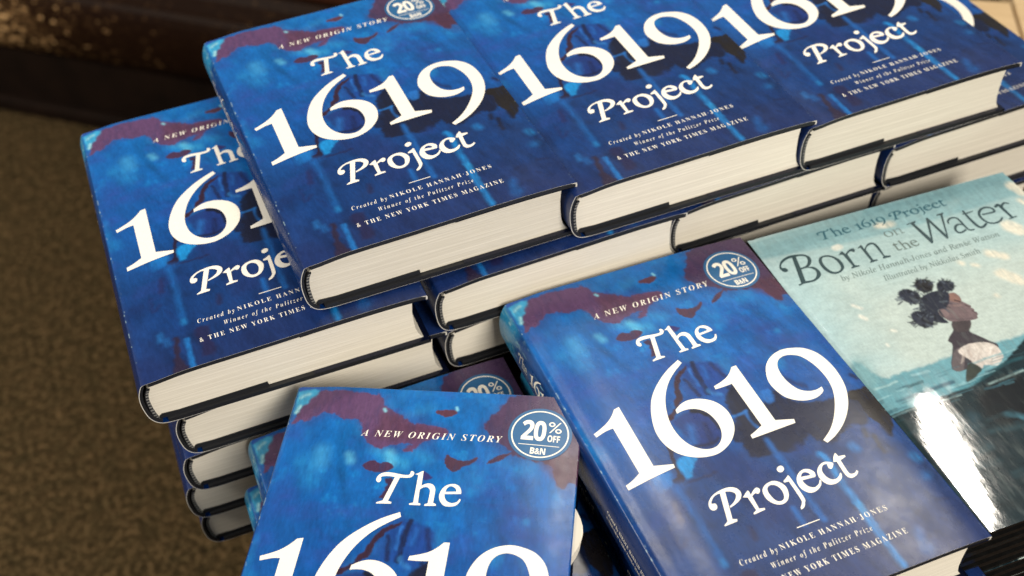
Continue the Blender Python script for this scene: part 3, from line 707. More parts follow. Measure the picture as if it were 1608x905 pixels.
SEA_ART = [
('p', '1.8,233.0 199.9,235.4 201.9,211.4 191.9,211.7 90.8,209.5 6.1,216.1 0.1,221.6', (140, 178, 184), 2, 1, 0.8),
('p', '58.2,233.2 199.9,235.4 200.9,223.3 126.7,226.1', (128, 165, 172), 5, 2, 0.7),
('s', '31.6,161.4 34.7,157.9', (235, 228, 215), 1.2, 0.8, 0.9, 2.5),
('s', '49.0,209.2 51.9,209.4', (235, 228, 215), 1.2, 0.8, 0.9, 5),
('s', '30.9,152.0 32.6,149.1', (235, 228, 215), 1.2, 0.8, 0.9, 3),
('s', '41.4,135.8 43.2,134.6', (235, 228, 215), 1.2, 0.8, 0.9, 2.0),
('s', '32.6,127.2 32.7,126.1', (235, 228, 215), 1.2, 0.8, 0.9, 1.6),
('s', '193.5,220.4 195.6,213.8', (240, 226, 205), 2.2, 1.4, 0.9, 9),
('s', '165.4,187.6 168.4,183.1', (240, 226, 205), 2.2, 1.4, 0.9, 11),
('s', '136.8,170.7 144.6,165.2', (240, 226, 205), 2.2, 1.4, 0.9, 6),
('s', '114.6,169.8 115.0,169.0', (240, 226, 205), 2.2, 1.4, 0.9, 3.5),
('s', '121.3,165.4 122.8,164.2', (240, 226, 205), 2.2, 1.4, 0.9, 3.2),
('s', '133.2,152.3 138.8,144.1', (240, 226, 205), 2.2, 1.4, 0.9, 9),
('s', '117.6,138.0 117.9,137.3', (240, 226, 205), 2.2, 1.4, 0.9, 2.4),
('s', '85.9,218.0 95.4,216.3', (240, 226, 205), 2.2, 1.4, 0.9, 5),
('s', '189.2,205.7 189.5,203.5', (240, 226, 205), 2.2, 1.4, 0.9, 5),
('p', '6.5,123.1 15.4,106.0 24.0,105.9 30.7,105.8 46.1,105.6 60.6,106.7 70.6,107.1 93.5,106.0 105.9,105.6 119.0,105.8 106.0,89.5 81.5,84.9 61.7,81.3 44.1,80.1 23.3,78.8 3.7,78.7 -7.0,91.8', (112, 160, 170), 1.5, 1.5, 1.0),
('s', '6.5,100.6 13.6,100.3 21.5,101.2', (175, 205, 205), 0.8, 0.5, 0.9, 1.2),
('s', '32.6,101.8 43.0,101.2', (170, 200, 205), 1, 0.5, 0.7, 1.5),
('s', '13.6,88.6 30.5,89.2 51.2,90.0', (70, 105, 120), 1.2, 0.7, 0.8, 2),
('s', '25.0,88.9 50.8,89.4', (60, 92, 108), 1, 0.5, 0.8, 2),
('p', '-19.9,106.5 10.8,125.4 11.9,104.4 -14.1,89.7', (135, 170, 172), 6, 2, 0.7),
('p', '5.0,81.6 25.8,82.4 47.8,83.4 64.3,86.6 85.3,90.8 108.5,92.7 -7.3,-52.3 -95.2,-19.3 -26.5,81.2 -7.4,81.4', (26, 42, 48), 0.8, 1.2, 1.0),
('s', '50.1,85.7 65.4,85.4 85.9,90.6 100.1,90.9', (40, 80, 88), 1, 0.6, 0.9, 2.2),
('s', '4.7,80.2 19.6,81.0 32.3,80.4 49.4,80.1', (130, 150, 150), 0.6, 0.5, 0.9, 0.9),
('s', '69.1,81.2 81.2,81.8 93.6,82.8', (150, 172, 170), 0.7, 0.4, 0.9, 1.4),
('s', '47.2,84.4 60.9,84.7 71.8,90.2', (92, 150, 162), 1.2, 0.5, 0.8, 2.2),
('p', '58.0,76.4 69.5,79.9 90.7,79.0 74.7,50.3 54.2,58.1 54.2,68.6', (26, 27, 31), 4, 2, 0.85),
('s', '64.0,59.6 68.6,57.9 71.8,55.2', (70, 110, 125), 1.8, 0.7, 0.8, 3),
('s', '65.0,59.3 69.2,56.9 72.0,53.6', (70, 115, 130), 1.5, 0.6, 0.8, 2.5),
('s', '38.8,63.9 39.3,59.3 46.1,64.9', (40, 70, 82), 4, 0.6, 0.7, 6),
('s', '41.4,58.5 39.9,49.6', (34, 62, 72), 5, 0.6, 0.7, 7),
('s', '5.1,76.0 3.0,57.1', (40, 60, 58), 4, 0.6, 0.6, 6),
('p', '56.2,97.7 67.3,112.5 67.3,116.3 68.1,117.9 75.3,122.9 78.1,125.7 85.2,128.9 89.9,126.2 86.2,122.7 84.0,118.6 86.7,113.8 89.9,108.7 92.6,103.9 86.9,99.5 69.4,96.9 64.6,94.6', (70, 62, 68), 0.5, 0.4, 1.0),
('p', '63.9,107.3 70.8,109.3 62.8,95.3 56.8,97.5', (108, 96, 98), 0.6, 0.4, 1.0),
('p', '79.1,129.3 89.6,126.3 83.9,119.6 75.9,121.7', (80, 70, 72), 0.6, 0.2, 1.0),
('p', '68.9,108.6 75.1,110.5 84.2,109.5 90.3,105.5 91.1,100.2 89.3,95.0 82.2,91.2 75.4,94.1 72.7,92.3 70.3,96.5 70.0,100.7 68.0,105.6', (222, 206, 196), 0.5, 0.8, 1.0),
('s', '73.2,107.8 73.1,101.2', (190, 170, 160), 0.9, 0.4, 0.7, 1.5),
('s', '85.5,106.5 78.5,99.1', (236, 222, 212), 1, 0.4, 0.7, 1.8),
('s', '79.5,104.4 74.9,100.0', (240, 228, 218), 0.7, 0.3, 0.6, 0.8706604093479041),
('s', '77.9,102.3 73.8,97.5', (186, 168, 160), 0.7, 0.3, 0.6, 0.6327166123878493),
('s', '75.7,102.0 72.3,97.8', (240, 228, 218), 0.7, 0.3, 0.6, 0.7347423806072008),
('s', '73.5,109.5 70.7,103.9', (240, 228, 218), 0.7, 0.3, 0.6, 1.2193675737884089),
('s', '75.5,101.6 72.3,99.1', (186, 168, 160), 0.7, 0.3, 0.6, 0.7794408603054662),
('s', '82.0,97.4 79.1,92.3', (205, 188, 178), 0.7, 0.3, 0.6, 0.824947532067655),
('s', '87.1,103.6 84.5,98.3', (240, 228, 218), 0.7, 0.3, 0.6, 1.3166501663852714),
('s', '88.2,103.9 84.2,99.8', (240, 228, 218), 0.7, 0.3, 0.6, 1.3712100481798983),
('s', '68.4,104.1 64.1,99.6', (205, 188, 178), 0.7, 0.3, 0.6, 0.6066020482330037),
('s', '71.3,105.5 68.4,103.8', (205, 188, 178), 0.7, 0.3, 0.6, 1.0300701136644261),
('s', '76.6,109.0 72.5,104.9', (186, 168, 160), 0.7, 0.3, 0.6, 1.0638401218972038),
('s', '72.6,104.3 72.2,101.7', (186, 168, 160), 0.7, 0.3, 0.6, 1.1465799844645308),
('s', '84.1,98.3 81.9,94.3', (240, 228, 218), 0.7, 0.3, 0.6, 0.6970684997359516),
('s', '80.0,97.5 76.4,93.8', (240, 228, 218), 0.7, 0.3, 0.6, 1.1887965700980834),
('s', '85.6,100.4 82.6,96.2', (205, 188, 178), 0.7, 0.3, 0.6, 0.6879727295877698),
('s', '87.3,101.5 84.5,99.3', (186, 168, 160), 0.7, 0.3, 0.6, 1.1965594471595682),
('s', '76.4,102.9 73.3,101.0', (240, 228, 218), 0.7, 0.3, 0.6, 0.9552115754463513),
('s', '78.9,108.0 77.5,105.5', (240, 228, 218), 0.7, 0.3, 0.6, 0.6203128718220103),
('s', '82.4,98.3 79.1,94.0', (240, 228, 218), 0.7, 0.3, 0.6, 1.0528211697197958),
('s', '70.3,104.6 66.0,100.7', (186, 168, 160), 0.7, 0.3, 0.6, 0.8983755526294779),
('s', '86.8,101.6 85.4,99.0', (205, 188, 178), 0.7, 0.3, 0.6, 0.6234994474083408),
('s', '85.3,97.1 82.8,94.9', (240, 228, 218), 0.7, 0.3, 0.6, 1.0852461168069798),
('s', '-3.2,95.9 0.2,96.0 3.6,96.2', (46, 72, 80), 0.6, 0.5, 0.6, 0.5147939247372246),
('s', '75.7,91.9 81.2,92.1 86.8,92.3', (150, 190, 196), 0.6, 0.5, 0.6, 1.2474988963898996),
('s', '25.2,95.0 30.2,95.3 35.0,95.3', (46, 72, 80), 0.6, 0.5, 0.6, 1.2641702502585224),
('s', '23.0,79.0 26.0,78.8 29.3,79.2', (46, 72, 80), 0.6, 0.5, 0.6, 1.3802557260429886),
('s', '46.2,95.6 48.5,95.6 51.0,95.7', (80, 120, 132), 0.6, 0.5, 0.6, 1.2984112324542085),
('s', '80.0,94.5 87.3,94.2 95.7,95.1', (80, 120, 132), 0.6, 0.5, 0.6, 0.6758505439284134),
('s', '35.3,85.8 40.2,86.1 44.8,86.1', (120, 168, 176), 0.6, 0.5, 0.6, 1.0929316352787408),
('s', '22.5,96.1 28.7,96.0 35.5,96.5', (46, 72, 80), 0.6, 0.5, 0.6, 1.3889941233079832),
('s', '45.0,86.6 50.3,86.2 56.5,87.0', (150, 190, 196), 0.6, 0.5, 0.6, 1.377423633954007),
('s', '41.6,77.7 44.2,77.9 46.5,77.8', (80, 120, 132), 0.6, 0.5, 0.6, 0.6032100699813565),
('s', '62.4,88.2 67.7,88.1 73.4,88.6', (150, 190, 196), 0.6, 0.5, 0.6, 1.1787929505327186),
('s', '-3.9,92.1 1.1,92.2 6.2,92.5', (46, 72, 80), 0.6, 0.5, 0.6, 1.1249859966033755),
('s', '88.2,97.4 94.3,97.3 101.1,97.8', (120, 168, 176), 0.6, 0.5, 0.6, 0.9066764756184559),
('s', '0.9,93.3 7.0,93.6 13.1,93.7', (150, 190, 196), 0.6, 0.5, 0.6, 0.529862957856016),
('s', '53.0,86.2 58.1,86.0 63.8,86.5', (150, 190, 196), 0.6, 0.5, 0.6, 0.8338293439492607),
('s', '78.4,97.8 87.1,97.8 96.5,98.6', (120, 168, 176), 0.6, 0.5, 0.6, 1.4863148143755964),
('s', '82.3,95.8 87.0,96.1 91.6,96.1', (80, 120, 132), 0.6, 0.5, 0.6, 0.6921627593687466),
('s', '17.6,95.1 20.0,94.6 23.3,95.3', (150, 190, 196), 0.6, 0.5, 0.6, 0.8724278964371988),
('s', '66.6,87.9 72.3,88.0 78.1,88.3', (150, 190, 196), 0.6, 0.5, 0.6, 0.7361531630566086),
('s', '15.3,86.6 18.7,86.6 22.1,86.8', (46, 72, 80), 0.6, 0.5, 0.6, 0.5222339552693185),
('s', '-4.0,80.7 -1.5,80.9 0.8,80.8', (62, 100, 112), 0.6, 0.5, 0.6, 1.105253144166219),
('s', '18.2,96.2 22.2,96.4 26.1,96.4', (80, 120, 132), 0.6, 0.5, 0.6, 1.4755542155611636),
('s', '64.5,78.9 72.5,78.4 81.6,79.3', (62, 100, 112), 0.6, 0.5, 0.6, 1.4675384004350378),
('s', '1.7,90.6 5.2,90.5 9.0,90.9', (120, 168, 176), 0.6, 0.5, 0.6, 1.063390220306379),
('s', '74.6,79.1 79.9,79.5 84.8,79.4', (62, 100, 112), 0.6, 0.5, 0.6, 0.9617496465639047),
('s', '51.2,85.7 56.4,86.0 61.4,86.0', (120, 168, 176), 0.6, 0.5, 0.6, 0.5588784316556458),
('s', '1.4,90.6 3.7,90.9 5.8,90.8', (62, 100, 112), 0.6, 0.5, 0.6, 1.1587626106786775),
('s', '1.8,84.3 6.0,84.3 10.3,84.6', (46, 72, 80), 0.6, 0.5, 0.6, 1.0995110106587689),
('s', '84.6,83.8 89.1,83.6 94.3,84.1', (62, 100, 112), 0.6, 0.5, 0.6, 0.575863771283043),
('s', '59.7,88.8 63.1,88.6 67.1,89.1', (46, 72, 80), 0.6, 0.5, 0.6, 1.0023484386436228),
('s', '44.4,97.6 52.9,98.0 61.5,98.3', (80, 120, 132), 0.6, 0.5, 0.6, 0.5108031033220372),
('s', '93.0,97.3 96.4,97.7 99.4,97.5', (150, 190, 196), 0.6, 0.5, 0.6, 1.0096143172984338),
('s', '72.8,89.4 80.7,89.4 88.9,89.9', (46, 72, 80), 0.6, 0.5, 0.6, 1.006207345935583),
('s', '0.7,82.9 5.1,83.1 9.4,83.2', (62, 100, 112), 0.6, 0.5, 0.6, 1.4150302215296202),
('s', '43.2,80.9 50.6,81.2 58.0,81.3', (80, 120, 132), 0.6, 0.5, 0.6, 0.5094500728399828),
('s', '67.7,97.5 72.7,97.1 78.7,97.9', (120, 168, 176), 0.6, 0.5, 0.6, 1.4082105307140484),
('s', '71.1,92.1 74.2,92.1 77.4,92.3', (80, 120, 132), 0.6, 0.5, 0.6, 0.679087142132589),
('s', '2.0,83.2 9.1,83.6 15.9,83.6', (62, 100, 112), 0.6, 0.5, 0.6, 1.4288725357079786),
('s', '-3.4,93.3 3.5,93.1 11.0,93.8', (150, 190, 196), 0.6, 0.5, 0.6, 0.9534534076940279),
('s', '20.7,81.8 23.6,81.9 26.5,82.0', (46, 72, 80), 0.6, 0.5, 0.6, 0.702818519168804),
('s', '61.4,88.8 68.9,88.3 77.5,89.4', (62, 100, 112), 0.6, 0.5, 0.6, 0.9962045876091137),
('s', '-8.3,80.5 -3.8,80.5 0.9,80.8', (80, 120, 132), 0.6, 0.5, 0.6, 1.055978678902614),
('s', '77.4,77.6 80.1,77.7 82.8,77.7', (80, 120, 132), 0.6, 0.5, 0.6, 1.2674094250020866),
('s', '95.8,94.2 101.2,93.7 107.8,94.6', (46, 72, 80), 0.6, 0.5, 0.6, 0.8354670157313333),
('s', '5.4,76.7 7.3,76.5 9.6,76.8', (46, 72, 80), 0.6, 0.5, 0.6, 1.0810645294986356),
('s', '5.3,80.0 9.3,80.4 13.1,80.3', (62, 100, 112), 0.6, 0.5, 0.6, 0.895593785018185),
('s', '-18.0,29.1 -10.1,28.7', (46, 72, 80), 2, 0.6, 0.5, 1.9431204387487488),
('s', '23.5,9.1 38.1,9.1', (40, 50, 54), 2, 0.6, 0.5, 3.534999074567711),
('s', '19.0,8.0 25.5,7.4', (40, 50, 54), 2, 0.6, 0.5, 1.4204742227243714),
('s', '4.7,25.9 21.3,26.2', (46, 72, 80), 2, 0.6, 0.5, 2.5370513863326627),
('s', '30.8,53.2 41.8,53.9', (28, 40, 44), 2, 0.6, 0.5, 2.6106872785226862),
('s', '39.0,13.7 52.3,12.9', (46, 72, 80), 2, 0.6, 0.5, 1.618644890055219),
('s', '-7.1,51.6 -0.9,51.0', (58, 86, 94), 2, 0.6, 0.5, 1.0347158129107146),
('s', '34.1,39.9 43.9,41.0', (28, 40, 44), 2, 0.6, 0.5, 1.96937947480883),
('s', '42.4,26.2 48.2,26.4', (58, 86, 94), 2, 0.6, 0.5, 1.267199092661465),
('s', '13.5,60.0 30.5,59.0', (28, 40, 44), 2, 0.6, 0.5, 2.672847109418416),
('s', '52.2,60.1 68.3,60.8', (58, 86, 94), 2, 0.6, 0.5, 1.1773726100239994),
('s', '24.2,36.5 40.0,35.0', (58, 86, 94), 2, 0.6, 0.5, 3.6911006638453547),
('s', '10.6,41.1 25.5,37.6', (28, 40, 44), 2, 0.6, 0.5, 1.8302930099664447),
('s', '10.5,47.1 28.5,46.0', (46, 72, 80), 2, 0.6, 0.5, 1.1708813208431397),
('s', '2.2,28.3 15.5,27.4', (28, 40, 44), 2, 0.6, 0.5, 2.3561652535443947),
('s', '-23.8,21.9 -12.7,23.1', (58, 86, 94), 2, 0.6, 0.5, 1.19167102831732),
('s', '-11.3,34.3 -2.3,33.9', (28, 40, 44), 2, 0.6, 0.5, 2.3064493405551456),
('s', '-4.8,15.4 14.6,17.3', (40, 50, 54), 2, 0.6, 0.5, 1.506712614178328),
('s', '1.1,62.0 5.7,61.1', (46, 72, 80), 2, 0.6, 0.5, 1.6027613306173998),
('s', '32.2,43.3 42.0,44.4', (58, 86, 94), 2, 0.6, 0.5, 3.9164263654283094),
('s', '-6.1,46.7 3.7,47.6', (40, 50, 54), 2, 0.6, 0.5, 3.668702956625779),
('s', '3.5,47.0 17.1,46.4', (28, 40, 44), 2, 0.6, 0.5, 3.9383942786098887),
('s', '5.3,17.6 10.8,17.4', (40, 50, 54), 2, 0.6, 0.5, 3.462020689744053),
('s', '-15.0,33.0 0.2,31.4', (40, 50, 54), 2, 0.6, 0.5, 1.4879259076951525),
('s', '42.1,22.1 60.4,21.2', (40, 50, 54), 2, 0.6, 0.5, 2.607097778402262),
('s', '42.8,24.2 47.5,23.6', (46, 72, 80), 2, 0.6, 0.5, 3.5802028841900846),
('s', '35.0,51.3 47.0,49.9', (28, 40, 44), 2, 0.6, 0.5, 2.5329645887830377),
('s', '16.0,38.8 30.8,37.5', (58, 86, 94), 2, 0.6, 0.5, 1.4857376745911592),
('s', '39.8,16.6 48.9,16.0', (28, 40, 44), 2, 0.6, 0.5, 3.7911410264455165),
('s', '25.4,68.8 37.7,67.5', (46, 72, 80), 2, 0.6, 0.5, 2.825972312544422),
('s', '58.8,58.1 69.7,57.5', (40, 50, 54), 2, 0.6, 0.5, 2.3561672682443393),
('s', '5.4,67.0 23.6,68.8', (46, 72, 80), 2, 0.6, 0.5, 1.2393454930232761),
('s', '20.4,11.5 28.9,11.0', (28, 40, 44), 2, 0.6, 0.5, 3.3321177747876485),
('s', '31.8,60.0 47.6,58.1', (46, 72, 80), 2, 0.6, 0.5, 1.3618031686483119),
('s', '57.4,51.3 70.5,49.7', (58, 86, 94), 2, 0.6, 0.5, 3.12426581297544),
('s', '37.3,14.0 48.9,13.5', (40, 50, 54), 2, 0.6, 0.5, 3.898558088713754),
('s', '31.5,36.9 40.8,35.0', (28, 40, 44), 2, 0.6, 0.5, 3.9650446508404924),
('s', '48.4,52.8 53.9,52.7', (58, 86, 94), 2, 0.6, 0.5, 2.3659017868330063),
('s', '14.9,71.8 28.3,70.8', (28, 40, 44), 2, 0.6, 0.5, 1.404025194512612),
('s', '-2.5,24.2 8.0,25.2', (46, 72, 80), 2, 0.6, 0.5, 1.3234174345051406),
('s', '-12.1,45.9 6.1,46.2', (40, 50, 54), 2, 0.6, 0.5, 2.6321580460833838),
('s', '52.3,65.8 64.6,66.2', (28, 40, 44), 2, 0.6, 0.5, 1.4724774070411),
('s', '-17.7,31.0 -10.2,29.6', (46, 72, 80), 2, 0.6, 0.5, 1.0791604199227216),
('s', '11.0,19.4 16.3,19.5', (46, 72, 80), 2, 0.6, 0.5, 2.880597812836293),
('s', '18.0,45.7 31.9,44.0', (40, 50, 54), 2, 0.6, 0.5, 1.2224482539826815),
('s', '16.5,71.0 27.5,69.1', (28, 40, 44), 2, 0.6, 0.5, 1.0223705031218984),
('s', '65.1,53.3 77.9,51.9', (46, 72, 80), 2, 0.6, 0.5, 1.004270037184693),
('s', '20.6,10.8 35.3,10.2', (28, 40, 44), 2, 0.6, 0.5, 3.832403618870283),
('s', '21.7,64.4 30.3,62.4', (58, 86, 94), 2, 0.6, 0.5, 3.546846309660176),
('s', '-8.9,30.1 6.0,30.6', (46, 72, 80), 2, 0.6, 0.5, 3.551772114489067),
('s', '53.8,61.4 68.1,59.2', (28, 40, 44), 2, 0.6, 0.5, 2.6325480432523576),
('s', '-3.7,12.4 4.5,13.1', (58, 86, 94), 2, 0.6, 0.5, 1.2783345079571684),
('s', '3.0,59.1 14.8,59.4', (28, 40, 44), 2, 0.6, 0.5, 2.776597403551444),
('s', '-20.0,24.0 -2.6,24.7', (28, 40, 44), 2, 0.6, 0.5, 1.4308308748525878),
('s', '-15.0,37.3 2.1,38.2', (46, 72, 80), 2, 0.6, 0.5, 3.792288286910438),
('s', '42.4,25.1 50.0,25.0', (40, 50, 54), 2, 0.6, 0.5, 1.0147489914680015),
('s', '20.1,23.6 27.5,24.4', (40, 50, 54), 2, 0.6, 0.5, 2.5987691163033375),
('s', '-0.3,29.2 10.5,28.7', (58, 86, 94), 2, 0.6, 0.5, 2.4105469881811867),
('s', '26.1,71.1 38.1,69.0', (58, 86, 94), 2, 0.6, 0.5, 2.4123680318838376),
('s', '5.4,26.0 14.9,26.0', (46, 72, 80), 2, 0.6, 0.5, 1.405725756260245),
('p', '67.1,97.7 70.8,96.3 72.2,91.7 66.7,88.9 62.7,87.2 58.1,87.4', (60, 64, 58), 0.6, 0.5, 1.0),
('p', '76.9,139.6 82.9,142.9 88.8,148.3! 94.4,149.3 95.7,147.2 96.0,144.8 94.7,141.4! 95.6,139.9 96.8,137.6 97.7,136.0! 96.5,134.9! 97.3,133.9 97.4,132.5! 96.5,131.8! 97.4,130.3 97.1,128.6! 95.7,127.7! 95.5,126.4! 93.2,125.7 89.9,126.2 88.3,126.6 84.3,127.7 81.0,128.6 78.0,129.9 76.3,134.3', (122, 102, 104), 0.3, 0.1, 1.0),
('p', '90.3,149.3 94.4,149.3 95.5,144.7 94.1,141.1 91.3,141.7 88.7,144.8', (150, 114, 104), 0.8, 0.2, 1.0),
('s', '88.3,139.8 92.3,138.7', (152, 124, 120), 0.8, 0.2, 0.8, 1.4),
('s', '91.4,143.5 93.5,141.4', (70, 54, 58), 0.4, 0.2, 0.95, 1.1),
('s', '94.9,137.8 96.2,135.8', (88, 70, 72), 0.4, 0.2, 0.9, 1.0),
('s', '95.8,132.4 97.0,130.2', (84, 62, 66), 0.4, 0.1, 0.9, 0.8),
('p', '76.3,138.8 80.0,139.4 81.7,137.3 80.3,134.3 76.7,133.7 75.3,135.7', (136, 114, 114), 0.5, 0.3, 0.9),
('s', '79.2,131.7 85.1,128.8 92.0,127.3', (98, 84, 88), 0.8, 0.2, 0.7, 1.2),
('p', '71.0,150.5 77.5,154.1 85.7,154.2 91.1,151.6 90.4,147.2 86.3,142.6 82.1,140.1 77.2,140.0 75.7,134.5 76.7,129.2 72.0,130.5 68.4,134.3 66.7,141.0 67.6,145.6', (50, 52, 64), 0.5, 0.7, 1.0),
('p', '77.2,164.7 81.8,166.1 87.0,164.2 87.6,159.7 84.3,155.7 79.0,155.1 75.4,159.1', (50, 48, 50), 0.7, 1.0, 1.0),
('p', '90.4,159.7 95.8,160.3 100.0,157.1 97.1,151.9 91.8,151.3 86.9,153.7', (50, 52, 64), 0.7, 1.0, 1.0),
('p', '64.2,161.8 70.1,162.1 74.3,156.4 72.7,151.8 67.4,148.8 63.4,152.3 61.8,157.0', (54, 56, 68), 0.7, 1.0, 1.0),
('p', '59.3,142.8 65.6,143.9 68.7,139.2 69.7,133.9 65.7,130.5 60.9,130.3 58.1,135.3', (58, 60, 72), 0.7, 1.0, 1.0),
('s', '80.3,164.9 81.4,167.6', (44, 46, 54), 0.5, 0.3, 0.75, 1.3722784964181343),
('s', '84.0,163.5 84.4,165.2', (36, 36, 40), 0.5, 0.3, 0.75, 1.075255238225731),
('s', '79.1,157.5 79.4,155.2', (58, 60, 72), 0.5, 0.3, 0.75, 1.0265208439796112),
('s', '80.8,156.4 79.4,154.7', (44, 46, 54), 0.5, 0.3, 0.75, 0.8110139347191225),
('s', '80.6,163.4 81.1,164.9', (58, 60, 72), 0.5, 0.3, 0.75, 1.3188749624221394),
('s', '84.7,160.6 86.7,160.8', (58, 60, 72), 0.5, 0.3, 0.75, 1.1313787750966484),
('s', '81.9,163.9 82.9,166.6', (92, 98, 108), 0.5, 0.3, 0.75, 0.9390311182830942),
('s', '78.3,159.7 77.0,158.2', (36, 36, 40), 0.5, 0.3, 0.75, 1.353920248765409),
('s', '79.4,164.1 76.9,165.1', (36, 36, 40), 0.5, 0.3, 0.75, 1.3548144597176566),
('s', '78.1,161.9 76.2,162.9', (44, 46, 54), 0.5, 0.3, 0.75, 0.9049454687541696),
('s', '87.1,160.9 89.4,161.2', (92, 98, 108), 0.5, 0.3, 0.75, 0.9929475806734884),
('s', '80.1,162.9 78.7,163.5', (58, 60, 72), 0.5, 0.3, 0.75, 0.7952164456590199),
('s', '78.8,156.9 77.5,155.1', (36, 36, 40), 0.5, 0.3, 0.75, 1.3204824117591962),
('s', '83.1,157.2 82.7,154.7', (44, 46, 54), 0.5, 0.3, 0.75, 1.0463813480484496),
('s', '84.7,160.2 87.1,160.0', (58, 60, 72), 0.5, 0.3, 0.75, 0.9719676213006756),
('s', '86.0,161.2 88.2,161.9', (58, 60, 72), 0.5, 0.3, 0.75, 1.3390188937079681),
('s', '80.5,164.8 80.0,166.5', (44, 46, 54), 0.5, 0.3, 0.75, 0.7647665857475943),
('s', '79.5,165.0 79.7,166.5', (36, 36, 40), 0.5, 0.3, 0.75, 1.3610364094389014),
('s', '77.5,161.3 76.3,162.5', (44, 46, 54), 0.5, 0.3, 0.75, 1.3413315444801104),
('s', '78.4,159.2 75.4,157.7', (58, 60, 72), 0.5, 0.3, 0.75, 1.2043194347411155),
('s', '83.8,163.1 84.8,165.1', (92, 98, 108), 0.5, 0.3, 0.75, 0.9358503409695769),
('s', '75.9,161.4 73.8,163.4', (92, 98, 108), 0.5, 0.3, 0.75, 1.46810507469272),
('s', '82.2,164.2 82.5,165.9', (58, 60, 72), 0.5, 0.3, 0.75, 0.7900482796251818),
('s', '85.4,163.4 87.6,163.5', (36, 36, 40), 0.5, 0.3, 0.75, 0.844096237952336),
('s', '77.7,162.2 75.5,162.9', (44, 46, 54), 0.5, 0.3, 0.75, 1.3288180637070641),
('s', '84.8,164.5 87.3,166.0', (36, 36, 40), 0.5, 0.3, 0.75, 1.1474514645604466),
('s', '94.2,159.8 95.9,161.3', (36, 36, 40), 0.5, 0.3, 0.75, 1.4655083414646837),
('s', '90.9,154.2 88.6,153.0', (36, 36, 40), 0.5, 0.3, 0.75, 0.960723946521538),
('s', '91.5,153.3 89.7,152.0', (36, 36, 40), 0.5, 0.3, 0.75, 0.9783076064221599),
('s', '93.5,159.5 92.7,161.5', (58, 60, 72), 0.5, 0.3, 0.75, 1.395929001968929),
('s', '94.8,160.1 95.5,162.5', (58, 60, 72), 0.5, 0.3, 0.75, 0.8589225580490844),
('s', '89.1,153.9 87.8,152.2', (92, 98, 108), 0.5, 0.3, 0.75, 0.8374614037083413),
('s', '96.7,158.7 98.2,160.5', (36, 36, 40), 0.5, 0.3, 0.75, 1.2763315796614694),
('s', '96.0,154.4 97.2,153.2', (58, 60, 72), 0.5, 0.3, 0.75, 1.3071977239010169),
('s', '93.1,152.0 90.9,149.7', (58, 60, 72), 0.5, 0.3, 0.75, 0.7433144086111179),
('s', '94.3,153.1 95.3,152.0', (44, 46, 54), 0.5, 0.3, 0.75, 1.0323918191512236),
('s', '89.7,153.9 88.6,152.6', (36, 36, 40), 0.5, 0.3, 0.75, 0.7005284926326296),
('s', '90.4,155.2 88.5,154.0', (36, 36, 40), 0.5, 0.3, 0.75, 1.471496534562481),
('s', '91.7,157.6 90.5,158.7', (36, 36, 40), 0.5, 0.3, 0.75, 1.4666404029823432),
('s', '97.0,157.9 99.4,159.2', (36, 36, 40), 0.5, 0.3, 0.75, 1.0739778169519454),
('s', '93.7,152.8 94.6,151.3', (58, 60, 72), 0.5, 0.3, 0.75, 1.1868879144837332),
('s', '89.1,153.6 88.3,152.1', (58, 60, 72), 0.5, 0.3, 0.75, 0.9603518404332178),
('s', '97.8,157.1 99.9,156.6', (92, 98, 108), 0.5, 0.3, 0.75, 0.9331956653569624),
('s', '97.1,155.1 99.0,153.6', (36, 36, 40), 0.5, 0.3, 0.75, 1.2928209780513082),
('s', '91.2,153.7 89.4,153.4', (36, 36, 40), 0.5, 0.3, 0.75, 1.0934037740799458),
('s', '90.9,153.1 89.5,152.2', (92, 98, 108), 0.5, 0.3, 0.75, 0.8964002447909301),
('s', '95.7,154.3 97.2,153.3', (36, 36, 40), 0.5, 0.3, 0.75, 0.8947773869946785),
('s', '91.3,156.3 89.7,157.3', (36, 36, 40), 0.5, 0.3, 0.75, 0.9345506041780945),
('s', '92.6,158.6 92.2,160.5', (44, 46, 54), 0.5, 0.3, 0.75, 0.7129382119202534),
('s', '94.3,153.2 94.5,151.2', (44, 46, 54), 0.5, 0.3, 0.75, 1.0714693924770637),
('s', '89.4,154.0 87.8,152.0', (36, 36, 40), 0.5, 0.3, 0.75, 1.1425825742221696),
('s', '94.3,158.2 93.9,160.2', (92, 98, 108), 0.5, 0.3, 0.75, 1.3227061319800082),
('s', '61.9,155.2 58.8,155.6', (92, 98, 108), 0.5, 0.3, 0.75, 1.3869543070299346),
('s', '71.7,157.8 74.9,158.7', (36, 36, 40), 0.5, 0.3, 0.75, 1.0720677306057425),
('s', '69.7,158.8 71.5,159.9', (36, 36, 40), 0.5, 0.3, 0.75, 1.218715666417653),
('s', '63.1,156.3 61.3,157.2', (92, 98, 108), 0.5, 0.3, 0.75, 1.478337474648577),
('s', '63.9,157.9 60.7,158.1', (58, 60, 72), 0.5, 0.3, 0.75, 0.9137638677334411),
('s', '68.8,153.1 71.1,151.0', (92, 98, 108), 0.5, 0.3, 0.75, 1.4829487923902547),
('s', '72.2,153.7 73.0,152.1', (58, 60, 72), 0.5, 0.3, 0.75, 1.191644404207095),
('s', '70.4,157.5 74.2,158.2', (92, 98, 108), 0.5, 0.3, 0.75, 0.8197840045874467),
('s', '65.7,159.1 65.4,160.7', (44, 46, 54), 0.5, 0.3, 0.75, 1.1444088465464992),
('s', '67.1,160.3 67.4,162.4', (44, 46, 54), 0.5, 0.3, 0.75, 1.2938700997741848),
('s', '71.0,156.6 73.4,157.9', (92, 98, 108), 0.5, 0.3, 0.75, 1.0916638097369842),
